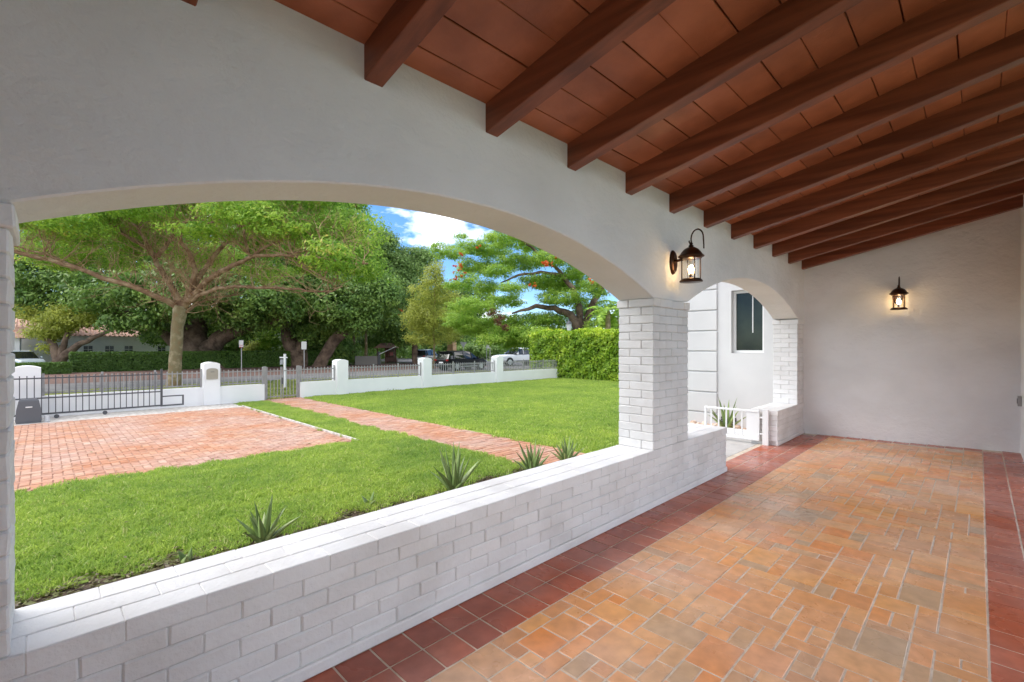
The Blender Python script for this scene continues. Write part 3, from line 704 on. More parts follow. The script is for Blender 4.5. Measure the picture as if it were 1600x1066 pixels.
pc = {}
def paver_mesh(a, b):
    if (a, b) not in pc:
        me = MB().cbox(-a / 2, a / 2, -b / 2, b / 2, -.05, 0, .005, .0015, rb).mesh('paver'); me.materials.append(paver); pc[(a, b)] = me
    return pc[(a, b)]
def lay(parent, items, z, nmax=295):
    items = sorted(items, key=lambda q: (ca * q[0] + sa * q[1]) if vis2(q[0], q[1]) else 99)
    for (x, y, a, b) in items[:nmax]:
        link('paver', paver_mesh(a, b), None, parent, (x, y, z + rb.uniform(-.004, .004)), (rb.uniform(-.012, .012), rb.uniform(-.012, .012), rb.uniform(-.012, .012)))
    mb = MB(); tn = []
    for (x, y, a, b) in items[nmax:]:
        dz = rb.uniform(-.004, .004); mb.cbox(x - a / 2, x + a / 2, y - b / 2, y + b / 2, z - .04 + dz, z + dz, .005, .0015, rb); tn += [rb.random()] * 26
    me = mb.mesh('far_pavers'); add_tint(me, tn); o = link('far_pavers', me, paver, parent); tag(o, kind='stuff')
path = tag(MB().box(5.02, 6.30, 4.2, 16.6, GZ - .05, GZ + .001).build('garden_path', pavesand), kind='structure')
it = []; yy = 4.25; r_ = 0
while yy < 16.55:
    xx = 5.03 + (0 if r_ % 2 else -.105)
    while xx < 6.29:
        a, b = max(xx, 5.03), min(xx + .21, 6.29)
        if b - a > .05: it.append(((a + b) / 2, yy + .05, round(b - a - .012, 3), .094))
        xx += .21
    yy += .106; r_ += 1
lay(path, it, GZ + .012)
drive = tag(MB().box(-9, 4.13, 8.2, 15.2, GZ - .05, GZ + .001).build('brick_driveway', pavesand), kind='structure')
it = []; S = .104
i0, i1 = int(-2.2 / S), int(4.12 / S)
jn = int((15.2 - 8.2) / S)
for i in range(i0, i1):
    for j in range(jn):
        m4 = (i - j) % 4; x, y = i * S, 8.2 + j * S
        if m4 == 0 and x + 2 * S < 4.12: it.append((x + S, y + S / 2, 2 * S - .012, S - .012))
        elif m4 == 3 and y + 2 * S < 15.2 and True:
            # vertical brick occupies (i,j),(i,j+1) when (i-j)%4==3 and (i-j-1)%4==2
            it.append((x + S / 2, y + S, S - .012, 2 * S - .012))
lay(drive, it, GZ + .012)
tag(MB().cbox(4.13, 4.165, 8.16, 15.3, GZ - .05, GZ + .04, .006).build('drive_edging', sand), kind='structure')

# ------------------------------------------------------------------ aloes
def aloe(name, label, loc, height, spread, n=13, seed=0, group=None):
    r = random.Random(seed); t = thing(name, label, 'plant', loc, 0, group)
    for k in range(n):
        a = k * 2.399 + r.uniform(-.2, .2); f = (k + .5) / n; tilt = f * .95 + .08; hl = height * (1.05 - .25 * f) * r.uniform(.85, 1.1)
        ln = hl * .62 + spread * .35 * f; wd = .036 + .010 * r.random(); mb = MB(); N = 7; px = Vector((math.cos(a) * .02, math.sin(a) * .02, .0))
        d = Vector((math.cos(a), math.sin(a), 0)); side = Vector((-d.y, d.x, 0)); p = px.copy(); th = tilt
        for i in range(N + 1):
            s_ = i / N; w_ = wd * (1 - s_ ** 1.6) * (1.0 if s_ > .05 else .9) + .001
            th2 = tilt * (.75 + .35 * s_); stp = hl * 1.1 / N
            if i: p = p + (d * math.sin(th2) + Vector((0, 0, math.cos(th2)))) * stp
            nrm = (d * math.cos(th2) - Vector((0, 0, math.sin(th2))))
            mb.v += [tuple(p - side * w_ - nrm * w_ * .35), tuple(p + nrm * w_ * .30), tuple(p + side * w_ - nrm * w_ * .35), tuple(p - nrm * w_ * -.05 + nrm * w_ * .45)]
        for i in range(N):
            for q in range(4): mb.f.append((i * 4 + q, i * 4 + (q + 1) % 4, (i + 1) * 4 + (q + 1) % 4, (i + 1) * 4 + q))
        mb.build('leaf', lf_aloe, t, True)
    return t
def gpt(u, v, z=GZ):
    D = (H - z) * F_PX / (v - 541.1); x, y = at(u, D); return (x, y, z)
GA = 'spiky aloe plants along the parapet'
aloe('aloe_plant', 'lowest-growing aloe, alone at the lawn edge on the left of the parapet', gpt(412, 850), .36, .30, 14, 1, GA)
aloe('aloe_plant', 'largest aloe with upright leaves, in front of the lawn just left of the path', gpt(710, 771), .52, .38, 16, 5, GA)
aloe('aloe_plant', 'aloe at the corner where the brick path meets the parapet', gpt(832, 742), .46, .40, 16, 9, GA)
aloe('aloe_plant', 'rightmost aloe in front of the brick path, nearest the brick pillar', gpt(886, 726), .38, .40, 15, 14, GA)
aloe('aloe_sprout', 'tiny aloe sprout on the soil between the two left aloes', gpt(577, 790), .14, .05, 3, 21)
aloe('aloe_sprout', 'tiny aloe sprout at the left end of the soil strip', gpt(290, 880), .10, .08, 4, 25)
aloe('aloe_plant', 'dark green aloe in the gravel planter behind the small white gate', (8.15, 3.02, -.10), .52, .40, 12, 31)

# ================================================================== FENCE
FY = 16.6
def px_x(u, y=FY):
    k = (u - 800.0) / F_PX; return y * (ca + sa * k) / (sa - ca * k)
def fence_pillar(label, x, wdt=.42, box=False):
    t = thing('fence_pillar', label, 'pillar', (x, FY, GZ), 0, 'white pillars of the front fence'); h = wdt / 2
    MB().box(-h, h, -h, h, 0, 1.235).build('shaft', ext_white, t)
    mb = MB(); n = 8
    for i in range(n + 1):
        s_ = -h + 2 * h * i / n; z = 1.235 + .055 * (1 - (s_ / h) ** 2); mb.v += [(s_, -h, z), (s_, h, z)]
    b = len(mb.v); mb.v += [(-h, -h, 1.2351), (h, -h, 1.2351), (h, h, 1.2351), (-h, h, 1.2351)]
    for i in range(n): mb.f.append((2 * i, 2 * i + 2, 2 * i + 3, 2 * i + 1))
    mb.f.append((b,) + (b + 1,) + tuple(2 * i for i in range(n, -1, -1))); mb.f.append((b + 2, b + 3) + tuple(2 * i + 1 for i in range(n + 1)))
    mb.build('cap', ext_white, t)
    return t
PXS = [-0.27, 3.62, 7.72, 11.42, 15.62]
LB = ['white fence pillar at the left end beside the sliding gate motor', 'white fence pillar with the mailbox set in it', 'white fence pillar just right of the walk gate', 'white fence pillar left of the black car', 'white fence pillar between the black car and the white pickup']
for x, l in zip(PXS, LB): fence_pillar(l, x, .5 if x < 0 else .42)
mbx = thing('mailbox', 'beige metal mailbox with an arched top set in the fence pillar', 'mailbox', (3.62, FY - .21, GZ + .92)); beige = M('beige_metal', (0.36, 0.33, 0.27), rough=.4)
poly = [(-.15, -.14), (.15, -.14), (.15, .12)] + [(.15 * math.cos(a), .12 + .07 * math.sin(a)) for a in [math.pi * k / 8 for k in range(1, 8)]] + [(-.15, .12)]
mb = MB(); nP = len(poly); mb.v += [(x, -.035, z) for x, z in poly] + [(x, -.001, z) for x, z in poly]
mb.f.append(tuple(range(nP))); mb.f.append(tuple(range(nP, 2 * nP))[::-1])
for i in range(nP): j = (i + 1) % nP; mb.f.append((i, i + nP, j + nP, j))
mb.build('body', beige, mbx); MB().cbox(-.12, .12, -.046, -.036, -.02, .10, .003).build('door', beige, mbx); MB().box(-.05, .05, -.052, -.047, .07, .082).build('handle', grey_dark, mbx)
def bay(x0, x1, wl_, rl_, gp=None):
    wt = tag(MB().box(x0, x1, FY - .10, FY + .10, GZ - .05, GZ + .53).build('fence_wall', ext_white), wl_, 'low wall', 'low white walls of the front fence')
    t = thing('fence_railing', rl_, 'fence', ((x0 + x1) / 2, FY, GZ + .53), 0, 'grey picket railings on the white wall'); hw = (x1 - x0) / 2 - .02
    MB().box(-hw, hw, -.016, .016, .05, .08).build('bottom_rail', grey_metal, t); MB().box(-hw, hw, -.016, .016, .42, .45).build('top_rail', grey_metal, t)
    n = int((2 * hw) / .118); pm = MB().box(-.0125, .0125, -.0125, .0125, .03, .50).mesh('picket'); pm.materials.append(grey_metal)
    for i in range(1, n): link('picket', pm, None, t, (-hw + 2 * hw * i / n, -.0295, 0))
    npost = 3 if (x1 - x0) > 2.4 else 1
    pos = [-hw + .02, hw - .02] + ([-hw / 3, hw / 3] if npost == 3 else [])
    for p in pos: MB().cbox(p - .025, p + .025, -.06, -.037, 0.001, .56, .004).build('post', grey_metal, t)
bays = [(-.02, 3.41, 'behind the sliding gate', 'left of the mailbox pillar'), (3.83, 5.12, 'between mailbox pillar and walk gate', 'between the mailbox and the walk gate'), (6.26, 7.51, 'right of the walk gate', 'just right of the walk gate'),
        (7.93, 11.21, 'behind the lawn, left of the black car', 'left of the black car, third bay of the lawn side'), (11.63, 15.41, 'below the black car', 'in front of the black car'), (15.83, 20.6, 'running into the tall hedge', 'in front of the white pickup')]
for a, b, l1, l2 in bays: bay(a, b, 'low white stucco fence wall ' + l1, 'grey picket railing ' + l2)
# walk gate, two leaves
wg = thing('walk_gate', 'grey metal double walk gate at the end of the brick path', 'gate', (5.69, FY, GZ))
for x in (-.54, .54): MB().cbox(x - .045, x + .045, -.045, .045, 0, 1.10, .006).build('post', grey_metal, wg)
for s_ in (-1, 1):
    lf = MB(); lf.box(min(s_ * .03, s_ * .48), max(s_ * .03, s_ * .48), -.015, .015, .08, .11); lf.box(min(s_ * .03, s_ * .48), max(s_ * .03, s_ * .48), -.015, .015, .93, .96)
    fr = lf.build('leaf_frame', grey_metal, wg)
    for x in (s_ * .035, s_ * .475): MB().box(x - .016, x + .016, -.036, -.0155, .04, 1.08).build('stile', grey_metal, fr)
    for k in range(3): MB().box(s_ * (.145 + k * .11) - .009, s_ * (.145 + k * .11) + .009, -.034, -.016, .05, 1.02).build('picket', grey_metal, fr)
MB().box(-.02, .02, -.06, -.037, .5, .72).build('lock', grey_dark, wg)
# sliding gate in front of the left bay
sg = thing('sliding_gate', 'grey sliding driveway gate standing open along the white wall', 'gate', (0.85, 16.05, GZ))
gx0, gx1 = -1.35, 1.46
MB().box(gx0, gx1, -.018, .018, .11, .15).build('bottom_rail', grey_dark, sg); MB().box(gx0, gx1, -.018, .018, .50, .53).build('middle_rail', grey_dark, sg); MB().box(gx0, gx1, -.018, .018, .98, 1.01).build('top_rail', grey_dark, sg)
pm = MB().box(-.009, .009, -.009, .009, .12, 1.06).mesh('picket'); pm.materials.append(grey_dark)
for i in range(1, 23): link('picket', pm, None, sg, (gx0 + (gx1 - gx0) * i / 23, -.0275, 0))
for x in (gx1, ): MB().box(x + .001, x + .05, -.025, .025, .10, 1.14).build('end_post', grey_dark, sg)
MB().box(gx1 + .051, gx1 + .50, -.015, .015, .10, .14).build('tail_rail', grey_dark, sg); MB().box(gx1 + .051, gx1 + .50, -.015, .015, .36, .39).build('tail_rail', grey_dark, sg); MB().box(gx1 + .501, gx1 + .54, -.015, .015, .10, .39).build('tail_post', grey_dark, sg)
for x in (-.6, .3): MB().cyl((x, -.02, .05), (x, .02, .05), .05, n=12).build('roller', grey_dark, sg)
gp_ = thing('gate_post', 'grey metal post at the far left guiding the sliding gate', 'post', (-0.60, 15.75, GZ)); MB().cbox(-.06, .06, -.06, .06, 0, 1.13, .008).build('shaft', grey_dark, gp_); MB().box(.061, .10, -.03, .03, .95, 1.06).build('guide', grey_dark, gp_)
mo = thing('gate_motor', 'charcoal sliding gate motor box at the foot of the left pillar', 'gate motor', (-.22, 15.62, GZ))
mb = MB(); sec = [(0, .20, .15), (.05, .215, .155), (.30, .20, .14), (.50, .165, .11), (.545, .13, .08)]
for z, a, b in sec: mb.v += [(-a, -b, z), (a, -b, z), (a, b, z), (-a, b, z)]
for i in range(4):
    for k in range(4): mb.f.append((i * 4 + k, i * 4 + (k + 1) % 4, (i + 1) * 4 + (k + 1) % 4, (i + 1) * 4 + k))
mb.f.append((16, 17, 18, 19)); mb.build('housing', M('motor_plastic', (0.10, 0.105, 0.115), rough=.5), mo); MB().box(-.05, .06, -.157, -.135, .355, .38).build('badge', gatewhite, mo)
MB().cyl((.30, -.1, 0), (.30, -.1, .14), .05, .045).build('junction_box', M('light_grey', (0.55, 0.56, 0.57), rough=.5), mo)

# ================================================================== FOLIAGE
def leafmesh(name, C, nrm, size, tint, mat, aspect=.5, seed=0):
    r = np.random.default_rng(seed); n = len(C)
    nrm = nrm / np.maximum(np.linalg.norm(nrm, axis=1, keepdims=True), 1e-6)
    rnd = r.normal(size=(n, 3)); t = np.cross(nrm, rnd); t /= np.maximum(np.linalg.norm(t, axis=1, keepdims=True), 1e-6); b = np.cross(nrm, t)
    s = (size * r.uniform(.6, 1.35, n))[:, None]
    V = np.zeros((n, 4, 3)); V[:, 0] = C - t * s; V[:, 1] = C - b * s * aspect + nrm * s * .12; V[:, 2] = C + t * s; V[:, 3] = C + b * s * aspect + nrm * s * .12
    me = bpy.data.meshes.new(name); me.vertices.add(n * 4); me.vertices.foreach_set('co', V.reshape(-1))
    me.loops.add(n * 4); me.loops.foreach_set('vertex_index', np.arange(n * 4, dtype=np.int32)); me.polygons.add(n); me.polygons.foreach_set('loop_start', (np.arange(n) * 4).astype(np.int32))
    me.update(calc_edges=True); add_tint(me, np.clip(tint, 0, 1)); me.materials.append(mat); return me
def crown_pts(blobs, n, clump, seed, shell=.45, flat=.6, up=.6, per=60):
    """leaves in clumps through the volume of a few ellipsoids: blob = (x,y,z, rx,ry,rz)"""
    r = np.random.default_rng(seed); B = np.array(blobs, float); wt = (B[:, 3] * B[:, 4] * B[:, 5]) ** (2 / 3); wt /= wt.sum()
    nc = max(3, n // per); bi = r.choice(len(B), nc, p=wt); d = r.normal(size=(nc, 3)); d /= np.linalg.norm(d, axis=1, keepdims=True)
    rad = r.uniform(shell ** 3, 1, nc) ** (1 / 3); cc = B[bi, :3] + d * B[bi, 3:] * rad[:, None]
    ci = r.integers(0, nc, n); cs = clump * r.uniform(.5, 1.3, nc)
    o = r.normal(size=(n, 3)) * np.array([1, 1, flat]); ol = np.linalg.norm(o, axis=1, keepdims=True); o = o / ol * np.minimum(ol, 1.9)
    C = cc[ci] + o * cs[ci][:, None] * .6
    nr = d[ci] * .55 + o * .45 + np.array([0, 0, up]) + r.normal(size=(n, 3)) * .55
    ct = r.normal(.45, .2, nc); tint = ct[ci] + r.normal(0, .13, n)
    return C, nr, tint
def crown(name, parent, blobs, n, size, clump, mat, seed=0, off=None, **kw):
    asp = kw.pop('aspect', .5)
    C, nr, tn = crown_pts(blobs, n, clump, seed, **kw); C = C - np.array(parent.location)
    return link(name, leafmesh(name, C, nr, size, tn, mat, asp, seed), None, parent)
def pb(u, v, D, ru, rv, rd=None):
    """an ellipsoid of the crown measured in the photo: centre column/row at distance D, half width and half height in photo pixels, half depth in metres"""
    x, y, z = P3(u, v, D); a = ru / F_PX * D; c = rv / F_PX * D; return (x, y, z, a if rd is None else (a + rd) / 2, a if rd is None else (a + rd) / 2, c)
def limbs(name, parent, lines, mat, n=8, wob=.0, seed=0):
    r = random.Random(seed); mb = MB(); ox = Vector(parent.location)
    for pts, rs_ in lines:
        P = [Vector(p) - ox for p in pts]; out = [P[0]]; ro = [rs_[0]]
        for i in range(len(P) - 1):
            for k in range(1, 4):
                s_ = k / 3; q = P[i].lerp(P[i + 1], s_); 
                if k < 3: q = q + Vector((r.uniform(-1, 1), r.uniform(-1, 1), r.uniform(-1, 1))) * wob * (P[i + 1] - P[i]).length
                out.append(q); ro.append(rs_[i] + (rs_[i + 1] - rs_[i]) * s_)
        mb.tube(out, ro, n)
    return mb.build(name, mat, parent, True)

# --- verge tree: mottled trunk, wide umbrella crown of bare-ish tan limbs
bx, by = at(271, 24.1)
t1 = thing('shade_tree', 'wide umbrella tree with mottled trunk and tan limbs on the verge behind the sliding gate', 'tree', (bx, by, -.75))
trk = [([P3(271, 606, 24.1), P3(273, 585, 24.1), P3(275, 550, 24.1), P3(277, 510, 24.1), P3(283, 478, 24.1)], [.36, .30, .275, .27, .34])]
limbs('trunk', t1, trk, bark_grey, 14, .01, 1)
Bn = []
def br(pxs, D0, D1, r0, r1):
    n = len(pxs); Bn.append(([P3(u, v, D0 + (D1 - D0) * i / (n - 1)) for i, (u, v) in enumerate(pxs)], [r0 + (r1 - r0) * (i / (n - 1)) ** .8 for i in range(n)]))
br([(280, 482), (262, 470), (240, 462), (200, 445), (160, 435), (110, 415), (60, 403), (20, 392)], 24.1, 21.0, .17, .085)
br([(120, 418), (80, 400), (45, 392), (10, 380)], 22.4, 21.5, .07, .03)
br([(282, 480), (272, 455), (255, 428), (243, 405), (225, 385), (200, 370), (175, 352), (140, 335)], 24.1, 27.0, .20, .05)
br([(243, 404), (228, 378), (215, 355), (195, 335), (170, 318)], 25.4, 24.0, .10, .03)
br([(246, 402), (262, 380), (272, 366), (268, 345), (262, 320), (255, 300)], 25.2, 26.5, .12, .03)
br([(286, 480), (300, 448), (306, 425), (296, 395), (282, 378), (281, 360), (292, 345), (330, 349), (360, 335)], 24.1, 22.2, .16, .04)
br([(286, 478), (305, 445), (322, 418), (345, 388), (372, 358), (400, 342), (412, 338)], 24.1, 26.5, .18, .05)
br([(372, 358), (382, 335), (380, 310), (388, 290)], 25.9, 27, .07, .03)
br([(288, 478), (318, 444), (345, 424), (372, 412), (398, 400), (440, 398), (490, 402), (540, 410), (575, 412)], 24.1, 20.5, .17, .03)
br([(395, 402), (412, 388), (440, 376), (462, 362), (490, 345)], 22.6, 21.5, .09, .025)
br([(392, 403), (384, 380), (380, 355), (350, 330), (325, 312)], 22.8, 24, .08, .02)
br([(288, 482), (310, 462), (340, 450), (380, 448), (440, 450), (480, 455), (518, 456), (535, 448)], 24.1, 22.0, .12, .03)
br([(289, 488), (310, 474), (330, 464), (380, 460)], 24.1, 25.5, .10, .03)
br([(440, 398), (470, 415), (500, 430), (520, 445)], 22.2, 21.7, .04, .012)
br([(450, 396), (480, 390), (505, 383)], 22.1, 21.0, .05, .03)
limbs('limbs', t1, Bn, bark_tan, 9, .04, 3)
# twigs
rt1 = random.Random(8); tw = MB(); org = Vector(t1.location)
def twig(p, d, ln, r0, depth):
    pts = [p]; q = p.copy(); dd = d.copy()
    for i in range(4):
        dd = (dd + Vector((rt1.uniform(-.5, .5), rt1.uniform(-.5, .5), rt1.uniform(-.25, .45)))).normalized(); q = q + dd * ln / 4; pts.append(q.copy())
    tw.tube([a - org for a in pts], [r0 * (1 - .2 * i) for i in range(5)], 4, False)
    if depth:
        for k in range(rt1.randint(2, 3)): twig(pts[rt1.randint(1, 4)], (dd + Vector((rt1.uniform(-1, 1), rt1.uniform(-1, 1), rt1.uniform(-.5, .9)))).normalized(), ln * .62, r0 * .55, depth - 1)
for pts, rs_ in Bn:
    for i in range(1, len(pts)):
        a, b = Vector(pts[i - 1]), Vector(pts[i])
        for k in range(6):
            q = a.lerp(b, rt1.random()); twig(q, Vector((rt1.uniform(-1, 1), rt1.uniform(-1, 1), rt1.uniform(-.3, 1))).normalized(), rt1.uniform(1.0, 2.2), rt1.uniform(.014, .03), 2)
tag(tw.build('twigs', M('twig_bark', (0.30, 0.16, 0.085), (0.50, 0.33, 0.20), rough=.9, vscale=3), t1), kind='stuff')
bl1 = [pb(70, 330, 22, 80, 28), pb(170, 300, 24, 90, 28), pb(290, 285, 25, 90, 34), pb(400, 300, 25, 80, 36), pb(470, 340, 24, 60, 34), pb(535, 375, 22.5, 60, 38), pb(560, 420, 22.5, 42, 26), pb(500, 410, 25, 36, 18),
       pb(440, 350, 21, 50, 20), pb(100, 370, 26, 50, 14), pb(190, 345, 27, 60, 20), pb(330, 250, 24, 160, 36), pb(120, 250, 24, 120, 40), pb(480, 290, 22, 70, 30), pb(560, 350, 24, 40, 26), pb(240, 330, 27, 90, 22), pb(340, 325, 27, 80, 22), pb(120, 345, 28, 90, 30), pb(430, 380, 26, 60, 22), pb(60, 310, 24, 60, 30), pb(90, 395, 29, 60, 24), pb(180, 395, 30, 60, 26), pb(330, 400, 30, 50, 22), pb(420, 425, 28, 40, 20), pb(240, 375, 29, 50, 20), pb(310, 360, 21.5, 40, 12), pb(380, 330, 21, 60, 18), pb(200, 320, 21, 60, 16), pb(520, 400, 20.5, 50, 18), pb(110, 350, 21, 50, 14)]
crown('crown', t1, bl1, 150000, .10, .66, lf_lime, 21, flat=.35, shell=.15, per=60, aspect=.36)

# --- big dark ficus trees across the road
def ficus(name, label, u, vb, D, lines, blobs, n, size, clump, mat, seed, bark=bark_dark, z=RZ, **kw):
    x, y = at(u, D); t = thing(name, label, 'tree', (x, y, z)); limbs('trunk', t, lines, bark, 10, .05, seed)
    crown('crown', t, blobs, n, size, clump, mat, seed, **kw); return t
D = 47
ficus('ficus_tree', 'huge dark ficus with buttressed trunk and low spreading limbs behind the umbrella tree', 305, 575, D,
      [([P3(305, 578, D), P3(304, 560, D), P3(302, 535, D), P3(300, 515, D)], [2.2, 1.6, 1.35, 1.1]),
       ([P3(325, 545, D), P3(350, 525, D), P3(385, 512, D), P3(430, 497, D - 2), P3(450, 480, D - 3)], [.9, .75, .6, .45, .25]),
       ([P3(290, 545, D), P3(262, 520, D), P3(235, 505, D), P3(200, 490, D - 2), P3(150, 478, D - 4)], [.9, .7, .5, .4, .2]),
       ([P3(300, 530, D), P3(310, 490, D + 2), P3(330, 450, D + 3)], [1.2, .8, .4]),
       ([P3(270, 578, D - 2.5), P3(285, 568, D - 1.5), P3(297, 550, D)], [.25, .55, 1.0]), ([P3(350, 578, D - 2.5), P3(335, 568, D - 1.5), P3(320, 548, D)], [.2, .5, 1.0]), ([P3(310, 580, D - 3.5), P3(310, 568, D - 2), P3(308, 548, D)], [.25, .6, 1.0])],
      [pb(110, 455, D, 80, 40), pb(200, 450, D - 3, 90, 44), pb(300, 455, D - 4, 90, 44), pb(390, 460, D - 4, 70, 40), pb(435, 480, D - 2, 40, 26), pb(150, 395, D + 2, 110, 40), pb(290, 385, D + 2, 120, 50), pb(410, 395, D + 1, 70, 45), pb(60, 420, D, 60, 45), pb(250, 490, D - 5, 40, 14), pb(370, 495, D - 3, 40, 12), pb(70, 480, D + 2, 60, 20), pb(210, 505, D - 4, 50, 10), pb(340, 510, D + 4, 60, 16), pb(150, 490, D + 1, 60, 16), pb(400, 505, D - 1, 40, 14), pb(260, 525, D + 6, 40, 12)],
      120000, .17, 1.0, lf_dark, 31, up=.5, shell=.3)
D = 50
ficus('ficus_tree', 'dark ficus with leaning bare trunks just right of the walk gate', 480, 575, D,
      [([P3(468, 578, D), P3(462, 555, D), P3(452, 530, D), P3(448, 505, D), P3(440, 480, D)], [.9, .8, .75, .6, .3]), ([P3(470, 575, D), P3(470, 545, D), P3(478, 520, D), P3(486, 498, D)], [.7, .6, .55, .4]),
       ([P3(495, 580, D - 1), P3(505, 560, D - 1), P3(518, 538, D - 1), P3(540, 515, D - 1), P3(560, 500, D - 1), P3(580, 480, D)], [.75, .6, .6, .6, .4, .25])],
      [pb(480, 460, D, 60, 45), pb(540, 470, D - 2, 55, 42), pb(590, 460, D, 40, 36), pb(560, 500, D - 2, 32, 20), pb(500, 510, D + 1, 44, 26), pb(520, 550, D + 4, 34, 22), pb(480, 540, D + 5, 36, 30)],
      60000, .17, 1.0, lf_dark, 37, shell=.3)
# broad green trees behind
D = 60
ficus('broadleaf_tree', 'tall broad green tree rising behind the umbrella tree to the edge of the blue sky', 500, 575, D, [([P3(500, 578, D), P3(502, 480, D), P3(505, 400, D)], [1.0, .8, .4])],
      [pb(420, 350, D, 70, 50), pb(490, 335, D, 60, 45), pb(520, 350, D - 3, 40, 34), pb(545, 400, D - 2, 50, 40), pb(480, 410, D, 70, 45), pb(455, 300, D, 80, 40), pb(555, 322, D, 14, 10), pb(535, 306, D, 24, 12)],
      90000, .18, 1.2, lf_mid, 41, shell=.3)
D = 62
ficus('broadleaf_tree', 'grey-green tree with a peaked top standing right of the dark ficus under the cloud', 620, 575, D, [([P3(615, 578, D), P3(612, 500, D), P3(605, 420, D)], [.8, .6, .3]), ([P3(612, 500, D), P3(630, 450, D), P3(640, 420, D)], [.4, .3, .2])],
      [pb(598, 380, D, 22, 22), pb(590, 410, D, 36, 34), pb(615, 415, D, 34, 38), pb(645, 415, D + 1, 30, 28), pb(600, 450, D - 1, 44, 34), pb(640, 460, D, 40, 36), pb(665, 400, D + 2, 20, 12), pb(620, 500, D, 50, 26)],
      60000, .16, 1.0, lf_grey, 43, shell=.3)
D = 56
ficus('broadleaf_tree', 'leafy dark tree low behind the yellow-green sapling', 640, 575, D, [([P3(650, 578, D), P3(648, 540, D), P3(640, 500, D)], [.4, .35, .2])],
      [pb(600, 505, D, 30, 22), pb(640, 520, D, 34, 22), pb(710, 500, D, 40, 34), pb(740, 470, D + 2, 34, 26), pb(690, 470, D + 2, 34, 30), pb(600, 530, D + 6, 40, 14)], 26000, .17, .9, lf_dark, 47, shell=.3)
# sapling
D = 44
ficus('sapling', 'slender yellow-green young tree with a pale trunk across the road', 677, 577, D, [([P3(677, 580, D), P3(678, 550, D), P3(677, 520, D), P3(680, 470, D), P3(679, 430, D)], [.12, .10, .09, .07, .03]), ([P3(678, 520, D), P3(660, 495, D), P3(650, 470, D)], [.05, .04, .02]), ([P3(678, 510, D), P3(695, 485, D), P3(706, 465, D)], [.05, .04, .02])],
      [pb(676, 440, D, 18, 24), pb(660, 465, D, 22, 22), pb(698, 465, D, 22, 22), pb(650, 495, D, 20, 22), pb(706, 495, D, 18, 22), pb(678, 495, D, 34, 26), pb(665, 528, D, 28, 12), pb(700, 522, D, 20, 12), pb(680, 420, D, 10, 16)], 22000, .10, .62, lf_yellow, 51, bark=bark_grey, shell=.1, aspect=.35)
# poinciana
D = 36
px_, py_ = at(905, D)
t = thing('poinciana_tree', 'flat-layered poinciana with orange flowers and curving limbs above the tall hedge', 'tree', (px_, py_, RZ))
limbs('trunk', t, [([P3(905, 583, D), P3(906, 540, D), P3(902, 512, D), P3(892, 492, D), P3(866, 481, D), P3(838, 478, D - 1), P3(800, 490, D - 2)], [.50, .42, .38, .30, .22, .17, .06]),
                   ([P3(908, 515, D), P3(905, 480, D), P3(895, 450, D), P3(875, 425, D), P3(850, 400, D), P3(820, 380, D), P3(800, 365, D)], [.32, .26, .20, .15, .11, .08, .04]),
                   ([P3(912, 515, D), P3(925, 480, D), P3(940, 450, D), P3(960, 430, D)], [.36, .26, .2, .12]),
                   ([P3(880, 430, D), P3(845, 425, D), P3(810, 430, D), P3(782, 442, D)], [.16, .12, .10, .05])], bark_dark, 9, .05, 5)
rp_ = random.Random(17); fl = []
lay_ = [(800, 372, 40, 11), (840, 385, 34, 10), (770, 392, 34, 9), (870, 402, 40, 12), (815, 410, 44, 10), (905, 425, 36, 12), (850, 440, 40, 11), (930, 450, 26, 14), (800, 450, 22, 8), (880, 465, 40, 12), (920, 480, 30, 16), (940, 505, 26, 10),
        (830, 500, 36, 10), (790, 470, 30, 9), (735, 385, 24, 10), (745, 415, 30, 13), (725, 440, 30, 15), (760, 448, 22, 10), (740, 478, 40, 15), (785, 505, 40, 13), (745, 512, 36, 13), (825, 522, 40, 12), (800, 537, 24, 9), (700, 395, 26, 9), (855, 520, 30, 10), (765, 372, 14, 5), (685, 384, 12, 5), (722, 368, 9, 3), (860, 500, 34, 12), (800, 520, 40, 12), (770, 530, 30, 9), (880, 445, 40, 12), (780, 425, 26, 9), (900, 520, 40, 10), (850, 535, 30, 8), (720, 500, 30, 14)]
bp = []
for (u, v, a, b) in lay_:
    dd = D + rp_.uniform(-3, 3); bp.append(pb(u, v, dd, a, b))
C, nr, tn = crown_pts(bp, 150000, .46, 61, shell=.1, flat=.42, up=.9, per=60)
link('crown', leafmesh('crown', C - np.array(t.location), nr, .085, tn, lf_bright, .36, 5), None, t)
fb = [pb(716, 418, D - 3.4, 8, 6), pb(706, 432, D - 3, 6, 5), pb(722, 428, D - 3, 6, 3), pb(719, 395, D - 3, 4, 3), pb(748, 383, D - 2, 4, 3), pb(857, 410, D - 3.5, 7, 5), pb(833, 445, D - 3.5, 4, 4), pb(925, 438, D - 3.5, 8, 6), pb(755, 420, D - 3, 4, 3), pb(626, 487, 50, 5, 4), pb(865, 405, D - 3, 5, 3), pb(950, 450, D - 3, 6, 5)]
C, nr, tn = crown_pts([(b_[0], b_[1], b_[2], b_[3] * 1.5, b_[4] * 1.5, b_[5] * 1.6) for b_ in fb], 650, .10, 63, shell=.1, per=12); link('blossom', leafmesh('blossom', C - np.array(t.location), nr, .075, tn, lf_flower, .6, 6), None, t)
fb = [pb(780, 500, D - 3.5, 7, 12), pb(790, 510, D - 3, 6, 8), pb(940, 440, D - 3, 8, 10), pb(770, 488, D - 3, 8, 5)]
C, nr, tn = crown_pts(fb, 900, .25, 65, shell=.1, per=25); link('seed_pods', leafmesh('seed_pods', C - np.array(t.location), nr, .12, tn, lf_brown, .2, 7), None, t)
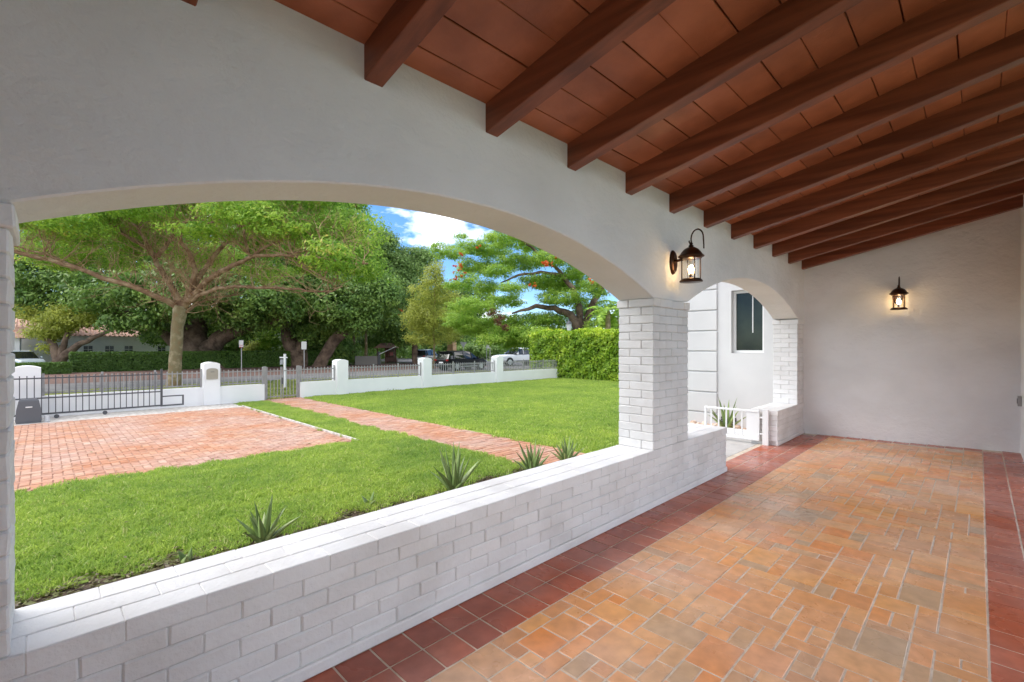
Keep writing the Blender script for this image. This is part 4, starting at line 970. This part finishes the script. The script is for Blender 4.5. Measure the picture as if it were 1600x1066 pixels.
# left light tree with forked trunk in front of the house
D = 43
ficus('small_tree', 'pale green small tree with a forked leaning trunk in front of the white house', 95, 565, D, [([P3(88, 575, D), P3(90, 560, D), P3(84, 540, D), P3(66, 520, D)], [.45, .4, .3, .15]), ([P3(92, 568, D), P3(105, 552, D), P3(125, 537, D), P3(160, 522, D), P3(195, 505, D)], [.45, .34, .26, .18, .05]), ([P3(92, 560, D), P3(100, 540, D), P3(105, 515, D)], [.3, .25, .15])],
      [pb(90, 505, D, 26, 18), pb(70, 520, D, 22, 12), pb(130, 500, D, 26, 12), pb(60, 490, D + 1, 20, 14), pb(75, 545, D, 14, 8), pb(105, 490, D, 30, 12)], 9000, .13, .7, lf_yellow, 71, shell=.2)
# green shrubs behind the far hedge
def shrub(name, label, bs, n, mat, seed, size=.14, cl=.6):
    x, y = bs[0][0], bs[0][1]; t = thing(name, label, 'shrub', (x, y, RZ)); limbs('stems', t, [([(x, y, RZ), (x, y, bs[0][2])], [.12, .05]), ([(x, y, RZ), (x + .5, y, bs[0][2])], [.09, .04])], bark_dark, 6, .03, seed)
    crown('foliage', t, bs, n, size, cl, mat, seed); return t
shrub('garden_shrub', 'bright green shrubs behind the clipped hedge, left of the leaning ficus trunks', [pb(430, 525, 58, 26, 26), pb(450, 540, 58, 18, 14), pb(415, 545, 58, 20, 10)], 9000, lf_bright, 81)
shrub('garden_shrub', 'pale green loose shrub behind the clipped hedge under the long ficus limb', [pb(370, 530, 60, 26, 18), pb(345, 540, 60, 20, 14), pb(385, 515, 60, 18, 12)], 8000, lf_grey, 83)
shrub('garden_shrub', 'small yellowish shrub on top of the clipped hedge line', [pb(402, 543, 57, 12, 7), pb(395, 548, 57, 10, 5)], 2500, lf_yellow, 85)
shrub('garden_shrub', 'low grey-green shrubs far behind the white pickup', [pb(770, 545, 80, 30, 10), pb(800, 538, 84, 26, 12), pb(740, 545, 80, 24, 8)], 9000, lf_grey, 87, .2, .9)
shrub('garden_shrub', 'bright bush between the white pickup and the tall hedge', [pb(830, 530, 40, 14, 10), pb(845, 527, 32, 14, 9)], 3500, lf_bright, 89)
# far wood closing the horizon
def wood(name, label, x0, x1, y, z1, n, mat, seed, size=.5):
    r = np.random.default_rng(seed); bs = []
    xs_ = np.arange(x0, x1, 7.0)
    for x in xs_: h = z1 * r.uniform(.75, 1.15); bs.append((x + r.uniform(-2, 2), y + r.uniform(-4, 4), RZ + h * .5, 6.5, 6, h * .52))
    C, nr, tn = crown_pts(bs, n, 2.0, seed, shell=.5, per=50); o = link(name, leafmesh(name, C, nr, size, tn, mat, .55, seed), None, None); return tag(o, label, 'wood', kind='stuff')
wood('far_trees', 'far wood closing the view behind the white house and the ficus trees', -30, 90, 105, 11, 42000, lf_mid, 91)
wood('far_trees', 'far low line of trees behind the pickup at the end of the street', 90, 190, 95, 6.5, 16000, lf_grey, 92, .55)
wood('near_grove', 'shady grove behind the leaning ficus, beyond the clipped hedge', 22, 60, 68, 6.5, 20000, lf_dark, 93, .3)
# palms
def palm(label, u, D, vtop, rad, seed, r0=.16, lean=0):
    x, y = at(u, D); zt_ = zat(vtop, D); t = thing('palm_tree', label, 'palm', (x, y, RZ), 0, 'palms beyond the road'); r = random.Random(seed)
    MB().tube([(0, 0, 0), (lean * .3, 0, (zt_ - RZ) * .5), (lean, 0, zt_ - RZ)], [r0 * 1.3, r0, r0 * .8], 9).build('trunk', bark_grey, t, True)
    fr = MB()
    for k in range(16):
        a = k * 2.4; el = r.uniform(-.3, 1.2); d = Vector((math.cos(a), math.sin(a), 0)); p = Vector((lean, 0, zt_ - RZ)); th = el; side = Vector((-d.y, d.x, 0)); prev = None
        for i in range(9):
            s_ = i / 8; w_ = .02 + rad * .22 * math.sin(math.pi * min(1, s_ * 1.05 + .04)); q = p
            cur = [q - side * w_ - Vector((0, 0, w_ * .5)), q, q + side * w_ - Vector((0, 0, w_ * .5))]
            if prev and i % 1 == 0:
                b = len(fr.v); fr.v += [tuple(v) for v in prev + cur]; fr.f += [(b, b + 1, b + 4), (b + 1, b + 2, b + 4)]
            prev = cur; th -= .22; p = p + (d * math.cos(th) + Vector((0, 0, math.sin(th)))) * rad / 8
    o = fr.build('fronds', lf_mid, t); add_tint(o.data, [r.random() for _ in o.data.polygons]); return t
palm('palm with drooping fronds above the tall hedge beside the brick pillar', 950, 31, 487, 1.9, 1, .2)
palm('second palm above the tall hedge, partly hidden by the brick pillar', 968, 34, 480, 2.0, 2, .2)
palm('pale-trunked palm left of the grey barrier across the road', 553, 56, 515, 1.4, 3)
palm('pale-trunked palm nearest the leaning ficus limb, beside its twin', 572, 54, 512, 1.4, 4)

# --- hedges
def hedge(name, label, x0, x1, y0, y1, z0, z1, n, size, mat, seed, vis='-y', bump=.12, top=.25):
    t = thing(name, label, 'hedge', ((x0 + x1) / 2, (y0 + y1) / 2, z0)); ox = np.array(t.location); r = np.random.default_rng(seed)
    MB().box(x0 - ox[0] + .14, x1 - ox[0] - .14, y0 - ox[1] + .14, y1 - ox[1] - .14, 0.0, z1 - z0 - .16).build('dark_core', M(name + '_inner', (0.012, 0.022, 0.006), rough=1), t)  # solid box, shade behind the leaves put into its near-black colour
    fa = []; ar = [(x1 - x0) * (z1 - z0), (y1 - y0) * (z1 - z0), (x1 - x0) * (y1 - y0)]; 
    a1 = ar[0]; a2 = ar[1]; a3 = ar[2] * 1.3; tot = a1 + a2 + a3; f = r.random(n)
    C = np.zeros((n, 3)); N = np.zeros((n, 3)); q1, q2 = r.random(n), r.random(n)
    s = f < a1 / tot; C[s] = np.c_[x0 + q1[s] * (x1 - x0), np.full(s.sum(), y0), z0 + q2[s] * (z1 - z0)]; N[s] = (0, -1, .35)
    s = (f >= a1 / tot) & (f < (a1 + a2) / tot); C[s] = np.c_[np.full(s.sum(), x0), y0 + q1[s] * (y1 - y0), z0 + q2[s] * (z1 - z0)]; N[s] = (-1, 0, .35)
    s = f >= (a1 + a2) / tot; C[s] = np.c_[x0 + q1[s] * (x1 - x0), y0 + q2[s] * (y1 - y0), np.full(s.sum(), z1)]; N[s] = (0, 0, 1)
    ph = r.uniform(0, 6, 4)
    und = np.sin(C[:, 0] * 1.9 + ph[0]) * np.sin(C[:, 1] * 2.3 + ph[1]) + np.sin(C[:, 0] * 5.1 + C[:, 2] * 4.3 + ph[2]) * np.sin(C[:, 1] * 4.7 + C[:, 2] * 3.1 + ph[3]) * .7
    C += N * (und * bump * .5 + r.uniform(-bump, bump * .8, n))[:, None] + r.normal(size=(n, 3)) * .02
    C[:, 2] = np.maximum(C[:, 2], z0 + .01)
    N = N + r.normal(size=(n, 3)) * .6
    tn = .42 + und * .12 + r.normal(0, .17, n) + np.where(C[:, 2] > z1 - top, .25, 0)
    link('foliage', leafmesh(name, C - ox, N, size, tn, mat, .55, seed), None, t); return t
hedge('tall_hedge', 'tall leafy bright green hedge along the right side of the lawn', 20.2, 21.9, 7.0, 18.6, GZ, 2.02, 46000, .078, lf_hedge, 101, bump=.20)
hedge('clipped_hedge', 'long dark clipped hedge across the road in front of the white house', 1.6, 22.5, 51.3, 52.6, RZ, .78, 30000, .085, lf_trim, 103, bump=.04)
hedge('clipped_hedge', 'lower dark clipped hedge section at the far left beside the parked car', -2.6, 1.6, 49.3, 50.6, RZ, .02, 8000, .085, lf_trim, 104, bump=.04)

# ================================================================== ACROSS THE ROAD: house
hs = thing('white_house', 'low white house with red tiled roof behind the clipped hedge', 'house', (7, 70, RZ))
hw = MB().box(-9, 11, 0, 10, 0, 3.25).build('wall', ext_white, hs)
terr = M('terracotta_roof', (0.52, 0.28, 0.20), (0.68, 0.44, 0.34), rough=.8, vscale=3, bump=.5, bscale=3, bdist=.05)
rf = MB(); rf.add([(-9.6, -.6, 3.251), (11.6, -.6, 3.251), (11.6, 10.6, 3.251), (-9.6, 10.6, 3.251), (-9.6, 5, 5.1), (11.6, 5, 5.1)], [(0, 1, 5, 4), (2, 3, 4, 5), (0, 4, 3), (1, 2, 5), (0, 3, 2, 1)]); rfo = rf.build('roof', terr, hs)
for i in range(52): MB().tube([(-9.4 + i * .41, -.62, 3.29), (-9.4 + i * .41, 4.95, 5.12)], [.09, .09], 5).build('roof_tile_row', terr, rfo)
dk = M('house_window_dark', (0.03, 0.04, 0.05), rough=.15)
for i, x in enumerate((-3.4, -1.6, 0.1, 3.2)):
    wn = MB().box(x - .36, x + .36, -.05, -.003, 1.35, 2.15).build('window', dk, hs); MB().box(x - .02, x + .02, -.07, -.051, 1.35, 2.15).build('mullion', gatewhite, wn); MB().box(x - .36, x + .36, -.07, -.051, 1.73, 1.77).build('mullion', gatewhite, wn)
    MB().box(x - .4, x + .4, -.25, -.051, 1.1, 1.25).build('flower_box', M('clay_pot', (0.35, 0.13, 0.07), rough=.8), wn)
MB().box(5.0, 6.6, -.06, -.003, 1.0, 2.6).build('door', M('brown_wood', (0.16, 0.07, 0.04), rough=.6), hs)
gr = thing('white_garage', 'white garage wing of the house at the far left with a dark window', 'building', (-4.5, 64, RZ)); MB().box(-3, 3.0, 0, 5, 0, 2.9).build('wall', ext_white, gr)
MB().add([(-3.4, -.5, 2.901), (3.4, -.5, 2.901), (3.4, 5.4, 2.901), (-3.4, 5.4, 2.901), (-3.4, 2.5, 4.0), (3.4, 2.5, 4.0)], [(0, 1, 5, 4), (2, 3, 4, 5), (0, 4, 3), (1, 2, 5), (0, 3, 2, 1)]).build('roof', terr, gr)
MB().box(1.0, 1.7, -.05, -.003, 1.5, 2.2).build('window', dk, gr); MB().box(2.2, 2.45, -.15, -.003, 1.7, 2.0).build('wall_light', grey_dark, gr)

# ================================================================== signs and street furniture
galv = M('galvanised_post', (0.45, 0.45, 0.44), rough=.5, metal=.2); signback = M('sign_back', (0.62, 0.62, 0.61), rough=.5); red = M('sign_red', (0.55, 0.03, 0.035), rough=.5)
def post_sign(name, label, u, D, vt, w_, h_, mat, two=False, rz=None):
    x, y = at(u, D); zt_ = zat(vt, D) - RZ; t = thing(name, label, 'sign', (x, y, RZ), (YAW - R(90)) if rz is None else rz)
    for px in ((-.16, .16) if two else (0,)): MB().cyl((px, .03, 0), (px, .03, zt_ - .05), .032, n=8).build('post', galv if not two else galv, t)
    MB().cbox(-w_ / 2, w_ / 2, -.012, .004, zt_ - h_, zt_, .004).build('panel', mat, t); return t
s_ = post_sign('street_sign', 'small pinkish-white sign on a post in front of the clipped hedge', 377, 38.5, 532, .36, .56, signback)
MB().box(-.14, .14, -.018, -.0125, 2.02, 2.07).build('stripe', red, s_); MB().box(-.14, .14, -.018, -.0125, 2.18, 2.22).build('stripe', red, s_)
post_sign('street_sign', 'pale blank-backed sign on a post just right of the walk gate', 475, 38.5, 534, .42, .64, signback)
post_sign('street_sign', 'blank-backed sign on twin posts above the right white fence pillar', 763, 44, 534, .42, .62, signback, True)
x, y = at(724, 60); t = thing('yield_sign', 'pale triangular sign back, point down, behind the black car', 'sign', (x, y, RZ), YAW - R(90)); MB().cyl((0, .03, 0), (0, .03, 2.0), .035, n=8).build('post', galv, t)
MB().add([(-.45, 0, 2.65), (.45, 0, 2.65), (0, 0, 1.85), (-.45, .015, 2.65), (.45, .015, 2.65), (0, .015, 1.85)], [(0, 2, 1), (3, 4, 5), (0, 1, 4, 3), (1, 2, 5, 4), (2, 0, 3, 5)]).build('panel', signback, t)
x, y = at(805, 57); t = thing('stop_sign', 'red octagonal stop sign above the cab of the white pickup', 'sign', (x, y, RZ), YAW - R(90)); MB().cyl((0, .03, 0), (0, .03, 2.6), .035, n=8).build('post', galv, t)
def octo(r_, y0, y1, zc_):
    m_ = MB(); p = [(r_ * math.cos(R(22.5 + 45 * k)), r_ * math.sin(R(22.5 + 45 * k)) + zc_) for k in range(8)]
    m_.v += [(a, y0, b) for a, b in p] + [(a, y1, b) for a, b in p]; m_.f.append(tuple(range(8))); m_.f.append(tuple(range(8, 16))[::-1])
    for i in range(8): m_.f.append((i, i + 8, (i + 1) % 8 + 8, (i + 1) % 8))
    return m_
ZS = zat(538, 57) - RZ
octo(.40, -.002, .012, ZS).build('border', gatewhite, t); octo(.365, -.008, -.003, ZS).build('panel', red, t)
def text_mesh(s, size, name, mat, parent, loc, rot, ext=.003):
    cu = bpy.data.curves.new(name, 'FONT'); cu.body = s; cu.size = size; cu.align_x = 'CENTER'; cu.align_y = 'CENTER'; cu.extrude = ext
    o = bpy.data.objects.new(name, cu); COL.objects.link(o); bpy.context.view_layer.update(); me = bpy.data.meshes.new_from_object(o); bpy.data.objects.remove(o)
    return link(name, me, mat, parent, loc, rot)
text_mesh('STOP', .30, 'lettering', gatewhite, t, (0, -.012, ZS), (R(90), 0, 0))
# realtor post
x, y = at(445, 21.9); t = thing('yard_sign_post', 'white wooden yard sign post with a short arm behind the walk gate', 'sign post', (x, y, -.66), YAW - R(90))
MB().cbox(-.045, .045, -.045, .045, 0, 1.62, .008).build('post', gatewhite, t); MB().cbox(-.24, .12, -.03, .03, 1.42, 1.48, .006).build('arm', gatewhite, t)
MB().cbox(-.22, -.09, -.02, .02, 1.12, 1.36, .004).build('hanging_box', M('box_grey', (0.30, 0.31, 0.32), rough=.4), t); MB().box(-.16, -.15, -.004, .004, 1.361, 1.419).build('hook', grey_dark, t)
# column, kiosk, barrier, lamp post
x, y = at(706, 62); t = thing('stone_column', 'tall tan stone gateway column behind the black car', 'column', (x, y, RZ), .3); coral = M('coral_stone', (0.52, 0.30, 0.15), (0.66, 0.42, 0.24), rough=.85, vscale=2)
MB().cbox(-.55, .55, -.55, .55, 0, .4, .03).build('base', coral, t); MB().cbox(-.45, .45, -.45, .45, .401, 3.6, .03).build('shaft', coral, t); MB().cbox(-.55, .55, -.55, .55, 3.601, 3.85, .04).build('capital', coral, t)
x, y = at(604, 58); t = thing('kiosk', 'small brown kiosk with a pinkish roof in the shade across the road', 'kiosk', (x, y, RZ), .4); brn = M('brown_board', (0.12, 0.05, 0.035), (0.18, 0.08, 0.05), rough=.8)
for a in (-1, 1):
    for b in (-.6, .6): MB().cyl((a, b, 0), (a, b, 1.9), .07, n=8).build('post', brn, t)
MB().add([(-1.35, -.9, 1.9), (1.35, -.9, 1.9), (1.35, .9, 1.9), (-1.35, .9, 1.9), (-1.1, 0, 2.5), (1.1, 0, 2.5)], [(0, 1, 5, 4), (2, 3, 4, 5), (0, 4, 3), (1, 2, 5), (0, 3, 2, 1)]).build('roof', M('pink_roof', (0.36, 0.20, 0.17), rough=.8), t)
MB().box(-.93, .93, -.62, -.58, .25, .75).build('lower_board', brn, t); MB().box(-.2, .5, -.62, -.58, .95, 1.35).build('notice_board', M('notice_red', (0.30, 0.06, 0.04), rough=.7), t)
x, y = at(578, 53); t = thing('low_barrier', 'low grey wall and dark barrier arm under the palms across the road', 'barrier', (x, y, RZ), -.4); MB().cbox(-1.6, .8, -.15, .15, 0, 1.0, .02).build('wall', M('grey_block', (0.22, 0.20, 0.18), rough=.9), t); MB().box(.85, 1.15, -.12, .12, 0, 1.5).build('arm_housing', grey_dark, t); MB().tube([(1.0, -.2, 1.2), (2.9, -.2, 2.1)], [.04, .03], 6).build('arm', signback, t)
x, y = at(889, 30); t = thing('lamp_post', 'old-style street lantern peeking over the tall hedge below the poinciana limb', 'street lamp', (x, y, RZ)); zl = zat(518, 30) - RZ
MB().tube([(0, 0, 0), (0, 0, 1), (0, 0, zl)], [.09, .06, .05], 8).build('pole', grey_dark, t); MB().lathe([(.06, zl), (.12, zl + .06), (.16, zl + .45), (.17, zl + .47)], 8).build('lantern_glass', signback, t); MB().lathe([(.20, zl + .471), (.15, zl + .58), (.04, zl + .68), (.02, zl + .80), (0, zl + .82)], 8).build('lantern_roof', grey_dark, t)

# ================================================================== vehicles
tyre = M('tyre_rubber', (0.02, 0.02, 0.02), rough=.8); rim = M('wheel_rim', (0.45, 0.45, 0.46), rough=.3, metal=.8); cglass = M('car_glass', (0.015, 0.018, 0.02), rough=.05, spec=.8); blackp = M('black_trim', (0.02, 0.02, 0.022), rough=.6)
headl = M('headlight_glass', (0.6, 0.62, 0.65), rough=.15); taill = M('taillight_red', (0.35, 0.01, 0.01), rough=.2)
def loft(secs, n_close=True):
    """secs: list of (x, [(y,z)...half outline from bottom centre out and up to top centre])"""
    mb = MB(); m = len(secs[0][1])
    for x, h in secs:
        full = [(y, z) for y, z in h] + [(-y, z) for y, z in reversed(h)]; mb.v += [(x, y, z) for y, z in full]
    k = 2 * m
    for i in range(len(secs) - 1):
        for j in range(k): mb.f.append((i * k + j, i * k + (j + 1) % k, (i + 1) * k + (j + 1) % k, (i + 1) * k + j))
    mb.f.append(tuple(range(k))); mb.f.append(tuple((len(secs) - 1) * k + j for j in range(k))[::-1]); return mb
def car(name, label, cat, loc, rz, paintm, kind='suv'):
    t = thing(name, label, cat, loc, rz); w_ = .95 if kind == 'suv' else 1.0
    def bs(x, zlo, zt, ww): return (x, [(0, zlo), (ww * .86, zlo), (ww, zlo + .16), (ww, (zlo + zt) / 2 + .1), (ww * .975, zt - .10), (ww * .90, zt - .015), (ww * .5, zt), (0, zt)])
    if kind == 'suv':
        LN = 2.4
        body = [bs(-2.40, .50, .92, .78), bs(-2.34, .36, 1.02, .88), bs(-2.0, .30, 1.08, w_), bs(-1.0, .27, 1.07, w_), bs(.6, .27, 1.04, w_), bs(1.2, .27, 1.02, w_), bs(1.9, .28, .96, w_ * .98), bs(2.25, .32, .86, w_ * .90), bs(2.40, .42, .74, w_ * .78)]
        def gh(x, z0, z1, a, b): return (x, [(0, z0), (w_ * a, z0), (w_ * (a + b) / 2, (z0 + z1) / 2), (w_ * b, z1 - .03), (w_ * b * .8, z1), (0, z1)])
        glass = [gh(-2.30, 1.03, 1.05, .86, .84), gh(-2.08, 1.03, 1.55, .93, .77), gh(-1.6, 1.03, 1.64, .95, .78), gh(-.4, 1.03, 1.69, .95, .79), gh(.35, 1.02, 1.62, .95, .78), gh(1.15, 1.0, 1.04, .93, .86)]
        roof = [gh(-2.2, 1.56, 1.60, .72, .70), gh(-1.6, 1.62, 1.69, .76, .72), gh(-.4, 1.66, 1.725, .77, .74), gh(.3, 1.60, 1.66, .76, .72)]
        wx_ = (-1.42, 1.45); wr = .37
    else:
        body = [bs(-2.9, .62, 1.20, .88), bs(-2.85, .55, 1.24, w_), bs(-1.0, .50, 1.24, w_), bs(.8, .45, 1.22, w_), bs(1.3, .45, 1.22, w_), bs(2.2, .45, 1.18, w_), bs(2.72, .48, 1.10, w_ * .95), bs(2.88, .55, .98, w_ * .86)]
        def gh(x, z0, z1, a, b): return (x, [(0, z0), (w_ * a, z0), (w_ * (a + b) / 2, (z0 + z1) / 2), (w_ * b, z1 - .03), (w_ * b * .8, z1), (0, z1)])
        glass = [gh(-1.02, 1.2, 1.82, .93, .80), gh(-.4, 1.2, 1.90, .94, .81), gh(.35, 1.2, 1.88, .94, .80), gh(1.25, 1.19, 1.24, .93, .88)]
        roof = [gh(-1.05, 1.82, 1.88, .80, .76), gh(-.4, 1.87, 1.94, .80, .77), gh(.35, 1.84, 1.90, .80, .76)]
        wx_ = (-1.85, 1.85); wr = .42
    loft(body).build('body', paintm, t, False); loft(glass).build('windows', cglass, t, False); loft(roof).build('roof', paintm, t, False)
    for s_ in (-1, 1):     # pillars between the side windows
        for xx in ((-1.75, -.62, .32) if kind == 'suv' else (-.98, -.05, .62)):
            zt_ = 1.62 if kind == 'suv' else 1.86
            if xx > .5: zt_ = 1.60
            MB().tube([(xx, s_ * w_ * .955, 1.05 if kind == 'suv' else 1.22), (xx - .02, s_ * w_ * .80, zt_)], [.035, .03], 5).build('window_pillar', paintm if kind != 'suv' else blackp, t)
        MB().cbox(.78, .96, s_ * 1.0 + (0 if s_ > 0 else -.16), s_ * 1.0 + (.16 if s_ > 0 else 0), 1.02 if kind == 'suv' else 1.22, 1.20 if kind == 'suv' else 1.42, .03).build('mirror', paintm, t)
        for xx in wx_:
            MB().cyl((xx, s_ * (w_ - .30), wr + .03), (xx, s_ * (w_ + .004), wr + .03), wr + .07, n=20).build('wheel_arch', blackp, t)
            wh = MB().cyl((xx, s_ * (w_ - .22), wr), (xx, s_ * (w_ + .02), wr), wr, n=20).build('wheel', tyre, t); MB().cyl((xx, s_ * (w_ + .021), wr), (xx, s_ * (w_ + .03), wr), wr * .66, n=16).build('rim', rim, wh)
        if kind == 'suv':
            MB().cbox(-2.42, -2.28, min(s_ * .62, s_ * .86), max(s_ * .62, s_ * .86), .86, .98, .01).build('taillight', taill, t); MB().cbox(2.20, 2.37, min(s_ * .55, s_ * .80), max(s_ * .55, s_ * .80), .68, .80, .01).build('headlight', headl, t)
        else:
            MB().cbox(2.74, 2.90, min(s_ * .64, s_ * .90), max(s_ * .64, s_ * .90), .86, 1.06, .01).build('headlight', headl, t); MB().cbox(-2.92, -2.86, min(s_ * .80, s_ * .94), max(s_ * .80, s_ * .94), .9, 1.2, .01).build('taillight', taill, t)
        MB().box(-1.0, 1.0, min(s_ * (w_ + .001), s_ * (w_ + .012)), max(s_ * (w_ + .001), s_ * (w_ + .012)), .34 if kind == 'suv' else .50, .40 if kind == 'suv' else .56).build('side_trim', rim if kind == 'suv' else blackp, t)
    if kind == 'suv':
        MB().cbox(-2.45, -2.32, -.8, .8, .40, .58, .03).build('rear_bumper', blackp, t); MB().cbox(-2.36, -2.05, -.62, .62, 1.63, 1.68, .015).build('spoiler', paintm, t); MB().box(-2.428, -2.41, -.26, .26, .66, .78).build('number_plate', gatewhite, t)
    else:
        MB().cbox(2.80, 2.93, -.60, .60, .80, 1.06, .02).build('grille', blackp, t); MB().cbox(2.78, 2.98, -.92, .92, .50, .66, .04).build('front_bumper', blackp, t)
        MB().box(-2.84, -1.12, -.86, .86, 1.10, 1.2455).build('cargo_bed', blackp, t)
    return t
xs_, ys_ = at(722, 41.7)
car('suv', 'black SUV on the road behind the fence, seen from the rear right', 'car', (xs_, ys_, RZ + .01), 0.06, M('car_black', (0.008, 0.008, 0.009), rough=.4, spec=.15), 'suv')
xs_, ys_ = at(809, 51.5)
car('pickup_truck', 'white crew-cab pickup truck facing left near the tall hedge', 'truck', (xs_, ys_, RZ + .01), math.pi - .12, M('car_white', (0.72, 0.72, 0.73), rough=.25, spec=.6), 'pickup')
xs_, ys_ = at(32, 42)
car('suv', 'pale blue-white car parked at the far left edge behind the fence pillar', 'car', (xs_, ys_, RZ + .01), -1.2, M('car_pale', (0.55, 0.62, 0.66), rough=.2, spec=.7), 'suv')
xs_, ys_ = at(668, 58)
car('suv', 'dark parked car in the shade behind the sapling', 'car', (xs_, ys_, RZ + .01), .5, M('car_dark', (0.03, 0.035, 0.045), rough=.2, spec=.7), 'suv')
